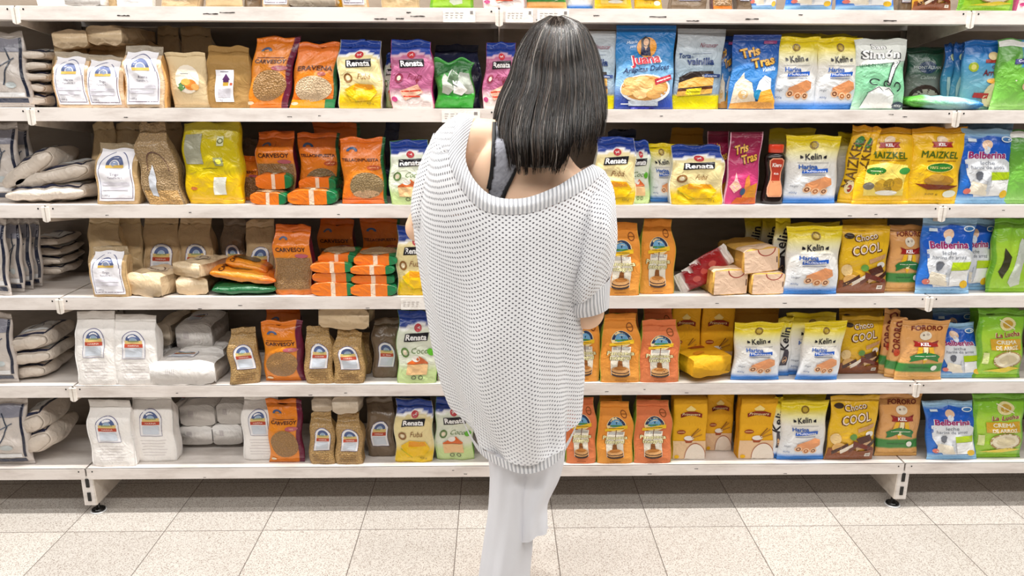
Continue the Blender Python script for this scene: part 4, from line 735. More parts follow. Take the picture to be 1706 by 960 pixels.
 'aqua': dict(name='rice_cream_bag', cat='rice cream bag', form='sack', t=.03, base=band([(-1, '#5cb43c'), (-.62, '#6cc44c'), (-.5, '#a8dcd8'), (.4, '#b4e0e4'), (.8, '#3c90cc'), (1, '#2c80c4')]), cr=1.4, n=2.4),
 'yellowwrap': dict(name='flour_pack', cat='flour pack', form='brick', t=.05, base=solid('#b9862c'), cr=.8, mat='paper'),
 'yellowtop': dict(name='baking_flour_bag', cat='flour bag', form='pillow', t=.04, base=b_kelin, cr=1.2),
 'kelinside': dict(name='baking_flour_bag', cat='flour bag', form='pillow', t=.03, base=b_kelin, cr=1.4, art=lambda s: {'body': [('t', 'Kelin', 0, .66, .2, DK, {'rot': 80, 'b': .02}), ('p', [(-.5, .2), (-.2, .5), (.4, .45), (.5, .2)], '#3a3440'), ('e', 0, .3, .3, .06, '#d8a878')]}),
 'fororoside': dict(name='toasted_corn_flour_bag', cat='flour bag', form='pillow', t=.03, base=b_fororo, cr=1.2, art=lambda s: {'body': [('t', 'FORORO', .1, .7, .16, '#7c2a14', {'rot': 86, 'b': .03, 'x': .8}), ('e', .1, .45, .4, .06, '#c94c2c')]}),
}
# ------------------------------------------------------------------ stocking the shelves
ITEMS = []
SHN = ['top shelf', 'second shelf', 'third shelf', 'fourth shelf', 'fifth shelf', 'bottom shelf']
SH = {  # design -> (look, short name)
 'flourclear': ('pale flour bag with white arch', 'arch-labelled bag'),
 'tanclear': ('tan flour bag with white arch', 'arch-labelled tan bag'),
 'tan': ('tan grain bag with arched sticker', 'tan grain bag'), 'tanback': ('crumpled tan cellophane grain bag', 'crumpled tan bag'),
 'brown': ('dark brown bag with arched sticker', 'brown grain bag'), 'oats': ('rolled oats bag with arched sticker', 'rolled oats bag'),
 'oatsback': ('plain bag of rolled oats', 'plain oats bag'), 'twist': ('tall twisted loose-necked bag of oats', 'twisted oats bag'),
 'whiteflour': ('white flour bag with red-striped sticker', 'white flour bag'), 'whiteplain': ('plain white flour bag', 'plain white bag'),
 'whitelying': ('white flour brick lying flat', 'lying white brick'), 'creamlying': ('cream flour brick lying down', 'lying cream brick'),
 'tanlying': ('wrinkled tan grain brick lying flat', 'lying tan brick'), 'fruit': ('beige paper bag with fruit art', 'fruit art bag'),
 'house': ('brown bag with small house label', 'house label bag'), 'carvesoy': ('orange CARVESOY bag with maroon side', 'CARVESOY bag'),
 'carve2': ('upright CARVESOY bag, clear lower half', 'upright CARVESOY bag'), 'eravena': ('orange ERAVENA bag with green corner', 'ERAVENA bag'),
 'tella': ('orange TELLACINPUESTA bag with window', 'TELLACINPUESTA bag'), 'renatay': ('blue and yellow Renata bag', 'yellow Renata bag'),
 'renatap': ('blue and pink Renata bag', 'pink Renata bag'), 'renatag': ('blue and green Renata bag', 'green Renata bag'),
 'kelin': ('yellow and white Kelin Harina bag', 'Kelin bag'), 'choco': ('yellow Choco COOL bag', 'Choco COOL bag'), 'fororo': ('peach FORORO bag with green band', 'FORORO bag'),
 'bell': ('blue and pale blue Belberina bag', 'Belberina bag'), 'lucha': ('lime green La Lucha bag', 'La Lucha bag'), 'greenback': ('lime green bag turned around', 'reversed green bag'),
 'maiz1': ('yellow MAIZKEL bag with corn cakes', 'corn cake bag'), 'maiz2': ('golden MAIZKEL bag with 100% oval', 'MAIZKEL 100% bag'), 'maizside': ('yellow MAIZKEL bag seen edge-on', 'edge-on MAIZKEL bag'),
 'panq': ('orange Panqueca Integral bag', 'orange Panqueca bag'), 'panqr': ('reddish Panqueca Integral bag', 'reddish Panqueca bag'), 'prim': ('yellow Primavera flour pack', 'Primavera pack'),
 'primly': ('yellow flour brick lying flat', 'lying yellow brick'), 'pinkbrick': ('flour brick showing its pink end', 'pink-ended brick'), 'juana': ('blue Juana Arepitas Dulces pouch', 'Juana pouch'),
 'vain': ('silver Torta vainilla pouch', 'vainilla pouch'), 'trisb': ('blue Tris Tras pouch', 'blue Tris Tras pouch'), 'trisp': ('pink Tris Tras pouch', 'pink Tris Tras pouch'),
 'simon': ('mint green San Simón milk bag', 'San Simón bag'), 'mont': ('dark green and grey MONTALBAN bag', 'MONTALBAN bag'), 'cremar': ('teal rice cream bag', 'teal rice cream bag'), 'polarg': ('green bag with white top strip', 'white-topped green bag'),
 'yellowbig': ('large yellow bag with grey panel', 'large yellow bag'), 'gback': ('crumpled green bag turned around', 'crumpled green bag'), 'navyback': ('dark navy bag', 'dark navy bag'), 'blueedge': ('blue bag standing edge on', 'edge-on blue bag'),
 'graybag': ('navy-striped pale rice bag standing', 'standing rice bag'), 'sack': ('pale rice bag lying down', 'lying rice bag'), 'orangely': ('flat orange bag with green end', 'flat orange bag'), 'orangeup': ('flat orange bag with pale window', 'windowed orange bag'),
 'carvely': ('orange CARVESOY bag lying down', 'lying CARVESOY bag'), 'greenly': ('thin dark green bag lying flat', 'flat green bag'), 'redpack': ('red and white sachet leaning over', 'red sachet'), 'aqua': ('aqua and green bag lying flat', 'flat aqua bag'),
 'yellowwrap': ('mustard yellow paper pack', 'mustard pack'), 'yellowtop': ('yellow-topped bag', 'yellow-topped bag'), 'kelinside': ('Kelin bag turned sideways', 'sideways Kelin bag'), 'fororoside': ('peach FORORO bag turned sideways', 'sideways FORORO bag'), 'syrup': ('dark syrup bottle with red cap', 'syrup bottle')}
def reg(o, key, row, x, layer, zz):
    ITEMS.append(dict(o=o, key=key, row=row, x=x, layer=layer, z=zz))
_sd = [0]
def S(key, row, x0, x1, yt, d=.02, t=None, lean=.05, roll=0, yaw=0, layer='f', flip=False, seed=None):
    """a package standing on shelf `row`; x0..x1, yt: where its edges stand in the photo, d: metres behind the shelf's front edge"""
    D = DES[key]; z = SZ[row]; t = t or D['t']; _sd[0] += 1; seed = _sd[0] if seed is None else seed
    ym = {0: 8, 1: 130, 2: 280, 3: 430, 4: 580, 5: 720}[row]
    a, b = W(x0, ym, d), W(x1, ym, d); w_ = max(.02, b[0] - a[0]); xc = (a[0] + b[0]) / 2
    h = W((x0 + x1) / 2, yt, d + .01)[2] - z
    h = W((x0 + x1) / 2, yt, d + lean * h + (t * .4 if D['form'] != 'block' else 0))[2] - z
    top = (SZ[row - 1] - LIP - .004 - z) if row else .3
    h = min(h, top)
    o = make_pack(D, w_, h, t, seed, lean, roll, flip)
    o.location = (xc, d + t / 2, z + .0005); o.rotation_euler = (0, 0, R(yaw))
    reg(o, key, row, xc, layer, z); return o
def Lp(key, row, x0, x1, y0, y1, d=.02, L_=.15, ry=0, yaw=0, layer='s', seed=None):
    """a package lying down, bottom end to the front; y0..y1: top and bottom of that end in the photo"""
    D = DES[key]; z = SZ[row]; _sd[0] += 1; seed = _sd[0] if seed is None else seed; ym = (y0 + y1) / 2
    a, b = W(x0, ym, d), W(x1, ym, d); w_ = b[0] - a[0]; xc = (a[0] + b[0]) / 2
    zt, zb = W((x0 + x1) / 2, y0, d)[2], W((x0 + x1) / 2, y1, d)[2]
    if zb < z + .012: zb = z
    t = zt - zb; zb += .0006
    o = make_pack(D, w_, min(L_, DEPTH - .02 - d), t, seed, 0, 0)
    o.rotation_euler = (-math.pi / 2, R(ry), R(yaw)); o.location = (xc, d, (zt + zb) / 2)
    reg(o, key, row, xc, layer, zb); return o
# ---- second shelf (row 1)
S('graybag', 1, -22, 42, 54, .03, roll=-.05); S('graybag', 1, -40, 14, 60, .09, layer='b')
for i in range(5): Lp('sack', 1, 30, 76, 82 + i * 18.5, 101 + i * 18.5, .05 + .004 * (i % 2), .16)
S('navyback', 1, 70, 92, 112, .10, layer='b')
S('flourclear', 1, 86, 146, 88, .012, roll=-.04); S('flourclear', 1, 140, 203, 94, .012); S('flourclear', 1, 204, 270, 78, .005)
S('tanback', 1, 84, 143, 66, .075, layer='b'); S('tanback', 1, 142, 212, 74, .075, layer='b'); S('tanback', 1, 212, 268, 72, .12, layer='b')
Lp('tanlying', 1, 84, 142, 50, 80, .05, .14, ry=-3); Lp('tanlying', 1, 141, 206, 43, 74, .045, .16, ry=2, yaw=-10); 
S('tanback', 1, 262, 300, 46, .16, layer='b'); S('tanback', 1, 300, 355, 47, .16, layer='b')
S('fruit', 1, 276, 345, 88, .02, roll=-.10); S('house', 1, 343, 415, 78, .025)
S('carvesoy', 1, 409, 484, 62, .012, roll=.20, lean=.16); S('eravena', 1, 482, 560, 72, .012, roll=.14, lean=.14)
S('renatay', 1, 563, 635, 68, .014); S('renatap', 1, 650, 721, 68, .014, yaw=-4); S('gback', 1, 722, 790, 100, .018); S('renatap', 1, 806, 858, 72, .02, roll=.08)
S('renatag', 1, 640, 662, 90, .07, layer='b'); S('navyback', 1, 724, 800, 76, .09, layer='b'); S('navyback', 1, 485, 560, 72, .10, layer='b')
S('vain', 1, 952, 1028, 52, .015); S('juana', 1, 1026, 1126, 36, .004, t=.045); S('vain', 1, 1124, 1206, 48, .02, roll=.05, yaw=4)
S('trisb', 1, 1198, 1222, 60, .05, layer='b'); S('trisb', 1, 1219, 1299, 58, .008, roll=.04)
S('kelin', 1, 1288, 1368, 62, .018); S('kelin', 1, 1362, 1440, 63, .018); S('yellowtop', 1, 1292, 1366, 57, .08, layer='b'); S('yellowtop', 1, 1366, 1430, 58, .08, layer='b')
S('simon', 1, 1427, 1516, 66, .008, roll=-.05); S('mont', 1, 1514, 1578, 80, .09, layer='b')
for i, x in enumerate((1573, 1590, 1604)): S('blueedge', 1, x, x + 20, 74 - i, .07 - .01 * i, t=.02, layer='b')
S('cremar', 1, 1607, 1678, 68, .03); S('polarg', 1, 1664, 1740, 66, .008); Lp('aqua', 1, 1514, 1645, 160, 181, .006, .09, ry=3, layer='f')
# ---- third shelf (row 2)
S('graybag', 2, -34, 26, 205, .05, roll=.02); S('graybag', 2, 2, 48, 208, .10, layer='b')
Lp('sack', 2, -10, 96, 262, 306, .05, .17, ry=-32); Lp('sack', 2, 18, 148, 277, 314, .05, .17, ry=-12); Lp('sack', 2, 2, 142, 308, 337, .03, .18, ry=-3)
S('tanclear', 2, 155, 226, 240, .018, roll=.06); S('twist', 2, 230, 292, 206, .014, roll=-.14)
S('tanback', 2, 153, 192, 204, .14, layer='b'); S('tanback', 2, 190, 244, 204, .15, layer='b'); S('tanback', 2, 252, 302, 204, .17, layer='b')
S('yellowbig', 2, 300, 399, 204, .012, t=.07); S('brown', 2, 392, 430, 232, .14, layer='b'); S('carve2', 2, 390, 432, 262, .10, layer='b')
S('carve2', 2, 426, 490, 220, .09); Lp('orangely', 2, 425, 486, 290, 316, .06, .1); S('tella', 2, 494, 566, 222, .09); Lp('orangely', 2, 498, 560, 296, 320, .06, .1)
Lp('orangeup', 2, 416, 476, 321, 338, .012, .09, ry=2, layer='f'); Lp('orangely', 2, 478, 560, 317, 339, .006, .1, layer='f')
S('tella', 2, 564, 642, 230, .012, roll=-.04, lean=.12); S('renatag', 2, 648, 716, 235, .014); S('tella', 2, 520, 600, 205, .18, layer='b'); S('navyback', 2, 640, 665, 205, .2, layer='b')
S('renatay', 2, 993, 1060, 230, .012); S('renatag', 2, 1048, 1084, 235, .035); S('kelin', 2, 1082, 1142, 240, .05, roll=-.18)
S('navyback', 2, 1010, 1060, 218, .12, layer='b'); S('brown', 2, 1086, 1130, 262, .12, layer='b'); S('yellowwrap', 2, 1118, 1174, 214, .14, layer='b')
S('renatay', 2, 1120, 1208, 243, .014, t=.06); S('trisp', 2, 1180, 1216, 219, .06, layer='b'); S('trisp', 2, 1214, 1269, 220, .018, roll=.04)
S('yellowtop', 2, 1282, 1360, 215, .13, layer='b'); S('kelin', 2, 1310, 1404, 226, .02); S('yellowtop', 2, 1396, 1440, 222, .08, layer='b')
S('maizside', 2, 1410, 1440, 210, .03, yaw=-30, roll=.08, layer='b'); S('maizside', 2, 1424, 1456, 212, .022, yaw=-30, roll=.08); S('maiz1', 2, 1432, 1530, 214, .006, roll=.06, lean=.1); S('maiz2', 2, 1518, 1611, 213, .012, roll=.06)
S('bell', 2, 1604, 1694, 216, .014, roll=-.06); S('bell', 2, 1606, 1690, 206, .08, layer='b'); S('polarg', 2, 1684, 1750, 218, .012)
# ---- fourth shelf (row 3)
for i, (x0, x1) in enumerate(((-30, 8), (2, 32), (22, 48), (38, 64))): S('graybag', 3, x0, x1, 364, .02 + .035 * i, t=.03, roll=.05, yaw=-12, layer='f' if i < 2 else 'b')
for i in range(4): Lp('sack', 3, 50 - i, 98 + 5 * (i > 0), 396 + i * 16, 413 + i * 16, .17, .15)
S('tanclear', 3, 144, 206, 412, .01); S('tanback', 3, 145, 200, 360, .10, layer='b'); S('tanback', 3, 196, 236, 362, .13, layer='b')
S('tan', 3, 238, 298, 362, .13, layer='b'); S('tan', 3, 297, 352, 362, .13, layer='b'); S('brown', 3, 368, 408, 366, .15, layer='b'); S('tan', 3, 408, 458, 368, .11, layer='b')
Lp('tanlying', 3, 207, 274, 456, 490, .012, .12, yaw=-14, ry=2, layer='f'); Lp('tanlying', 3, 291, 344, 463, 486, .03, .14); Lp('tanlying', 3, 284, 340, 438, 462, .03, .13, yaw=-22)
Lp('greenly', 3, 348, 458, 474, 487, .02, .1); Lp('carvely', 3, 344, 458, 451, 474, .02, .12, ry=8); Lp('carvely', 3, 372, 446, 436, 456, .05, .10, ry=14)
S('carve2', 3, 454, 517, 376, .03)
for i, y in enumerate((471, 454, 438)): Lp('orangely', 3, 518 + 3 * (i % 2), 592 - 2 * i, y, y + 17, .014 + .006 * (i % 2), .12)
Lp('orangeup', 3, 529, 592, 424, 439, .03, .13)
for i, y in enumerate((472, 457, 441)): Lp('orangely', 3, 583 + 3 * (i % 2), 660 - 2 * i, y + 2, y + 17, .012 + .006 * (i % 2), .12)
Lp('orangeup', 3, 589, 662, 426, 443, .02, .13); S('tella', 3, 600, 668, 364, .18, layer='b'); S('carve2', 3, 530, 590, 366, .2, layer='b')
S('renatay', 3, 660, 720, 378, .02)
S('panq', 3, 1003, 1069, 372, .012); S('panq', 3, 1068, 1126, 366, .03)
for i in range(3):
    o = S('redpack', 3, 1132 + 6 * i, 1170 + 6 * i, 424, .03 + .004 * i, t=.018, seed=60 + i, layer='s', lean=0)
    o.rotation_euler = (0, R(62 - 2 * i), 0); o.location = (o.location.x - .028 + .012 * i, .06, SZ[3] + .018 + .021 * i)
Lp('pinkbrick', 3, 1186, 1249, 449, 488, .016, .16, yaw=10, layer='f'); Lp('pinkbrick', 3, 1251, 1309, 455, 488, .02, .16, yaw=6, layer='f'); Lp('pinkbrick', 3, 1236, 1300, 414, 455, .02, .17, yaw=9, ry=-5)
S('kelinside', 3, 1240, 1270, 362, .22, layer='b'); S('kelinside', 3, 1268, 1298, 362, .19, layer='b'); S('kelinside', 3, 1290, 1316, 362, .06, layer='b')
S('kelin', 3, 1312, 1407, 377, .005); S('yellowtop', 3, 1306, 1402, 372, .06, layer='b'); S('choco', 3, 1402, 1487, 377, .02); S('choco', 3, 1404, 1480, 366, .08, layer='b'); S('fororo', 3, 1484, 1548, 376, .035)
S('bell', 3, 1537, 1630, 364, .006, t=.045); S('bell', 3, 1590, 1660, 365, .05, layer='b'); S('greenback', 3, 1658, 1730, 364, .02)
# ---- fifth shelf (row 4)
S('graybag', 4, -34, 16, 522, .015); Lp('sack', 4, 8, 80, 556, 590, .04, .17, ry=-12); Lp('sack', 4, 10, 84, 585, 612, .04, .17, ry=-8); Lp('sack', 4, 12, 76, 608, 632, .05, .17, ry=-4)
S('whiteflour', 4, 121, 188, 520, .008, roll=.03); S('whiteflour', 4, 185, 257, 526, .008, roll=.02)
Lp('whitelying', 4, 249, 358, 604, 637, .008, .15, layer='f'); Lp('whitelying', 4, 252, 286, 574, 602, .14, .15); Lp('whitelying', 4, 292, 352, 541, 584, .12, .17); Lp('creamlying', 4, 256, 285, 541, 576, .12, .17)
Lp('whitelying', 4, 300, 372, 580, 604, .10, .18); S('tanback', 4, 300, 360, 512, .26, layer='b')
S('oats', 4, 376, 425, 548, .012, yaw=14); S('whiteplain', 4, 420, 450, 590, .08, layer='b'); S('carvesoy', 4, 432, 503, 536, .012, t=.06, lean=.02); S('carve2', 4, 440, 500, 512, .12, layer='b')
S('oats', 4, 505, 552, 546, .014); S('oats', 4, 553, 604, 552, .012); Lp('tanlying', 4, 528, 612, 514, 549, .03, .13, ry=3); S('oatsback', 4, 568, 616, 556, .09, layer='b')
S('brown', 4, 620, 664, 532, .06); S('renatag', 4, 661, 727, 520, .012); S('renatap', 4, 726, 760, 540, .03)
S('panq', 4, 950, 1001, 524, .02); S('panq', 4, 1002, 1068, 524, .01); S('panqr', 4, 1068, 1134, 534, .01); S('panqr', 4, 1010, 1066, 512, .085, layer='b'); S('panqr', 4, 1070, 1124, 512, .085, layer='b')
S('prim', 4, 1118, 1166, 512, .11, layer='b'); S('prim', 4, 1168, 1222, 512, .11, layer='b'); S('yellowwrap', 4, 1222, 1300, 514, .13, layer='b'); Lp('primly', 4, 1150, 1224, 594, 627, .012, .16, yaw=20, layer='f')
S('kelin', 4, 1225, 1308, 538, .01, roll=.0); S('kelinside', 4, 1296, 1322, 530, .05); S('kelin', 4, 1312, 1396, 522, .05, layer='b'); S('kelin', 4, 1338, 1410, 537, .008, roll=.08); S('choco', 4, 1402, 1474, 527, .06, roll=.04); S('choco', 4, 1398, 1474, 513, .12, layer='b')
S('fororoside', 4, 1470, 1494, 516, .06, yaw=-25, layer='b'); S('fororoside', 4, 1484, 1508, 530, .03, yaw=-25); S('fororo', 4, 1503, 1584, 534, .006, roll=.03); S('bell', 4, 1570, 1646, 538, .02, roll=-.2, lean=.2); S('bell', 4, 1552, 1620, 515, .12, layer='b')
S('lucha', 4, 1634, 1716, 516, .014, roll=-.05); S('lucha', 4, 1616, 1700, 513, .09, layer='b')
# ---- bottom shelf (row 5)
S('graybag', 5, -40, 40, 664, .008, t=.06); Lp('sack', 5, 30, 72, 690, 728, .03, .17, ry=-30); Lp('sack', 5, 36, 86, 720, 758, .03, .17, ry=-30)
S('whiteflour', 5, 144, 217, 668, .014, roll=-.05); S('whiteflour', 5, 218, 287, 655, .045, roll=-.03); S('whiteflour', 5, 402, 462, 656, .05)
for x0, x1, y0, y1 in ((284, 298, 680, 710), (300, 358, 675, 711), (360, 408, 672, 707), (284, 298, 711, 741), (298, 356, 711, 742), (354, 404, 708, 742)): Lp('whitelying', 5, x0, x1, y0, y1, .13, .18)
S('carvesoy', 5, 441, 502, 666, .02, lean=.1); S('oats', 5, 513, 555, 687, .02); S('oats', 5, 557, 602, 690, .018); Lp('creamlying', 5, 518, 552, 664, 687, .05, .12); Lp('creamlying', 5, 555, 598, 662, 690, .03, .13); S('brown', 5, 610, 656, 662, .07)
S('renatay', 5, 657, 721, 667, .03); S('renatag', 5, 725, 788, 664, .045); S('navyback', 5, 665, 720, 660, .12, layer='b')
S('panqr', 5, 944, 994, 664, .014); S('panq', 5, 996, 1056, 670, .012); S('panqr', 5, 1058, 1121, 668, .012); S('panq', 5, 996, 1042, 655, .085, layer='b'); S('panqr', 5, 1058, 1106, 655, .085, layer='b')
S('prim', 5, 1122, 1178, 666, .04, yaw=0); S('prim', 5, 1176, 1221, 657, .10, layer='b'); S('prim', 5, 1233, 1294, 665, .04); S('yellowwrap', 5, 1230, 1290, 655, .12, layer='b')
S('kelinside', 5, 1290, 1306, 664, .03); S('kelin', 5, 1302, 1383, 668, .012); S('yellowtop', 5, 1304, 1378, 656, .08, layer='b'); S('choco', 5, 1383, 1466, 660, .012, roll=.03); S('fororo', 5, 1465, 1538, 656, .035); S('fororo', 5, 1470, 1532, 655, .09, layer='b')
S('bell', 5, 1550, 1636, 668, .008, roll=-.13, lean=.12); S('lucha', 5, 1624, 1716, 657, .014, roll=-.05); S('lucha', 5, 1620, 1700, 655, .09, layer='b')
# ---- top shelf (row 0): only the feet of the bags show
r0 = random.Random(9)
for key, x0, x1, d in (('whiteplain', 60, 105, .04), ('tanback', 168, 190, .05), ('whiteflour', 193, 248, .012), ('tan', 268, 330, .02), ('fruit', 336, 400, .02), ('brown', 405, 432, .05), ('flourclear', 435, 482, .008), ('maiz2', 525, 568, .02),
                       ('flourclear', 568, 610, .008), ('tanback', 638, 700, .02), ('greenback', 716, 792, .02), ('renatap', 803, 872, .012), ('fororo', 876, 945, .012), ('yellowtop', 945, 990, .03), ('maiz1', 992, 1056, .008), ('maiz2', 1058, 1106, .02),
                       ('brown', 1120, 1180, .02), ('carve2', 1190, 1222, .02), ('brown', 1226, 1252, .03), ('bell', 1248, 1300, .02), ('bell', 1310, 1392, .008), ('bell', 1395, 1496, .008), ('brown', 1500, 1524, .06), ('choco', 1526, 1592, .012), ('lucha', 1600, 1696, .008), ('renatap', 1697, 1750, .02)):
    S(key, 0, x0, x1, -60, d, t=.045)
Lp('whitelying', 0, 106, 166, -12, 10, .002, .15, layer='f'); Lp('creamlying', 0, 482, 560, -14, 9, .004, .15, layer='f')

# syrup bottle on the third shelf
def bottle(x0, x1, yt, row, d):
    z = SZ[row]; a, b = W(x0, 290, d), W(x1, 290, d); r = (b[0] - a[0]) / 2; xc = (a[0] + b[0]) / 2; h = W((x0 + x1) / 2, yt, d + r)[2] - z; _ = 0
    e = empty('syrup_bottle', (xc, d + r * .7, z)); m = MB(); p = [(.85, 0), (.97, .02), (1, .06), (1, .14), (.93, .22), (.80, .36), (.76, .46), (.82, .58), (.94, .70), (.95, .78), (.82, .83), (.66, .85), (.62, .86)]
    m.lathe([(r * q, h * t) for q, t in p], 0, 0, '#1c0f0c', 28); m.V = [(v[0], v[1] * .7, v[2]) for v in m.V]; m.build('bottle_body', M['gloss'], e, True)
    m = MB(); m.lathe([(r * .62, h * .862), (r * .66, h * .866), (r * .66, h * .985), (r * .6, h)], 0, 0, '#e0452a', 28); m.V = [(v[0], v[1] * .75, v[2]) for v in m.V]; m.build('cap', M['gloss'], e, True)
    def prof(t): return np.interp(t, [q[1] for q in p], [q[0] for q in p])
    def lab(pts, col, off, name, par):
        A, Fs = star(pts, r, h); rr = prof(A[:, 1]) * r; x = A[:, 0] * r; y = -.7 * np.sqrt(np.clip(rr ** 2 - x ** 2, 0, None)) - off
        return mesh_obj(name, np.stack([x, y, A[:, 1] * h], -1), Fs, M['sticker'], par, np.tile(lin(col), (len(A), 1)))
    l1 = lab([(-.58, .13), (.58, .13), (.68, .18), (.66, .28), (.46, .42), (.46, .54), (.62, .66), (.64, .74), (.4, .78), (-.4, .78), (-.64, .74), (-.62, .66), (-.46, .54), (-.46, .42), (-.66, .28), (-.68, .18)], '#f0a884', .0006, 'label', e)
    V, C, Fc, n = [], [], [], 0
    for pts, col in (([(-.5, .15), (.5, .15), (.58, .2), (.56, .28), (.36, .42), (.36, .54), (.52, .66), (.54, .73), (.35, .76), (-.35, .76), (-.54, .73), (-.52, .66), (-.36, .54), (-.36, .42), (-.56, .28), (-.58, .2)], '#b83a24'), ([(-.5, .15), (.5, .15), (.56, .2), (.54, .28), (.38, .40), (-.38, .40), (-.54, .28), (-.56, .2)], '#e09a6c')):
        A, Fs = star(pts, r, h); V.append((A, .001 + .0003 * len(V))); Fc += [tuple(n + i for i in f) for f in Fs]; n += len(A); C.append(np.tile(lin(col), (len(A), 1)))
    T, Fs = text_mesh('Kiero', .03); A = T * (.8 / (T[:, 0].max() - T[:, 0].min())) ; A = np.stack([A[:, 0], A[:, 1] * r / h * 1.3 + .665], -1); V.append((A, .0018)); Fc += [tuple(n + i for i in f) for f in Fs]; n += len(A); C.append(np.tile(lin('#fbeee6'), (len(A), 1)))
    T, Fs = text_mesh('Kids', .02); A = T * (.4 / (T[:, 0].max() - T[:, 0].min())) ; A = np.stack([A[:, 0], A[:, 1] * r / h + .52], -1); V.append((A, .0018)); Fc += [tuple(n + i for i in f) for f in Fs]; n += len(A); C.append(np.tile(lin('#fbeee6'), (len(A), 1)))
    P = []
    for A, off in V:
        rr = prof(A[:, 1]) * r; x = A[:, 0] * r; P.append(np.stack([x, -.7 * np.sqrt(np.clip(rr ** 2 - x ** 2, 0, None)) - off, A[:, 1] * h], -1))
    mesh_obj('label_print', np.concatenate(P), Fc, M['sticker'], l1, np.concatenate(C))
    reg(e, 'syrup', row, xc, 'f', z)
bottle(1275, 1313, 240, 2, .02)

# price tags in the shelf edges
def price(x0, x1, row, n=3):
    z = SZ[row]; a, b = W(x0, {0: 25, 1: 193, 3: 505}[row], 0)[0], W(x1, {0: 25, 1: 193, 3: 505}[row], 0)[0]; w_ = b - a; m = MB()
    m.box(a, -.0025, z - .037, b, -.0012, z - .004, '#f3efe9')
    for i in range(n):
        for j in range(4): m.box(a + w_ * (.08 + .15 * j), -.0029, z - .014 - .006 * i, a + w_ * (.18 + .15 * j - .02 * i), -.0024, z - .0125 - .006 * i, '#a8a09c')
    m.box(a + w_ * .84, -.0029, z - .016, a + w_ * .93, -.0024, z - .008, '#8a8482')
    return m.build('price_tag', M['sticker'])
for x0, x1, row, lab in ((738, 792, 0, 'small paper price tag on the top shelf edge, left of the middle seam'), (842, 888, 0, 'small paper price tag on the top shelf edge, just right of the middle seam'), (895, 948, 0, 'small paper price tag on the top shelf edge above the woman\'s hair'),
                         (736, 800, 1, 'small paper price tag on the second shelf edge beside her raised shoulder'), (668, 716, 3, 'small paper price tag on the fourth shelf edge left of the sweater')):
    tag(price(x0, x1, row), lab, 'price tag', 'paper price tags on the shelf edges')

# ---- labels: say which one
ORD = ['first', 'second', 'third', 'fourth', 'fifth', 'sixth', 'seventh', 'eighth', 'ninth', 'tenth', 'eleventh', 'twelfth']
from collections import defaultdict
for row in range(6):
    its = [i for i in ITEMS if i['row'] == row]; fr_ = sorted([i for i in its if i['layer'] == 'f'], key=lambda i: i['x'])
    for it in its:
        look, short = SH[it['key']]
        same = [j for j in its if j['key'] == it['key']]; sn = SHN[row]
        near = sorted([j for j in fr_ if j['key'] != it['key']], key=lambda j: abs(j['x'] - it['x']))
        it['near'] = near; it['cands'] = []
        L_ = [j for j in fr_ if j['x'] < it['x'] - .01 and j['key'] != it['key']]; R_ = [j for j in fr_ if j['x'] > it['x'] + .01 and j['key'] != it['key']]
        if len(same) == 1: it['cands'].append('%s on the %s' % (look, sn))
        if it['layer'] == 'b' and near: it['cands'].append('%s on the %s, behind the %s' % (look, sn, SH[near[0]['key']][1]))
        if it['layer'] == 's':
            st = sorted([j for j in same if abs(j['x'] - it['x']) < .05 and j['layer'] == 's'], key=lambda j: -j['z'])
            if len(st) > 1:
                k = st.index(it); pos = 'topmost' if k == 0 else 'lowest' if k == len(st) - 1 else ORD[k] + ' highest'
                oth = [j for j in (L_[-1:] + R_[:1])]
                if oth: q = oth[0]; it['cands'].append('%s, %s in the stack %s the %s, %s' % (short, pos, 'right of' if q in L_ else 'left of', SH[q['key']][1], sn))
        if L_: it['cands'].append('%s on the %s, right of the %s' % (look, sn, SH[L_[-1]['key']][1]))
        if R_: it['cands'].append('%s on the %s, left of the %s' % (look, sn, SH[R_[0]['key']][1]))
        so = sorted(same, key=lambda j: (j['x'], -j['z'])); k = so.index(it)
        it['cands'].append('%s, %s of its kind from the left, %s' % (look, ORD[min(k, 11)], sn))
used_l = defaultdict(int)
for it in ITEMS:
    for c in set(it['cands']): used_l[c] += 1
taken = set()
for it in ITEMS:
    ch = [c for c in it['cands'] if used_l[c] == 1 and c not in taken and len(c.split()) <= 16] or [c for c in it['cands'][::-1] if c not in taken]
    lab = ch[0] if ch else it['cands'][-1]; taken.add(lab); D = DES.get(it['key'])
    grp = None
    if sum(1 for j in ITEMS if j['key'] == it['key'] and j['row'] == it['row']) > 1: grp = '%s on the %s' % ((SH[it['key']][1] + 's').replace('pouchs', 'pouches'), SHN[it['row']])
    tag(it['o'], lab, D['cat'] if D else 'syrup bottle', grp)
# ------------------------------------------------------------------ the woman
YC = -.50
woman = empty('person', (.05, YC, 0))
tag(woman, 'woman seen from behind in loose white open-knit sweater and white wide trousers', 'person')
WINV = Matrix.Translation((-.05, -YC, 0))
def wl(v): return (v[0] - .05, v[1] - YC, v[2])
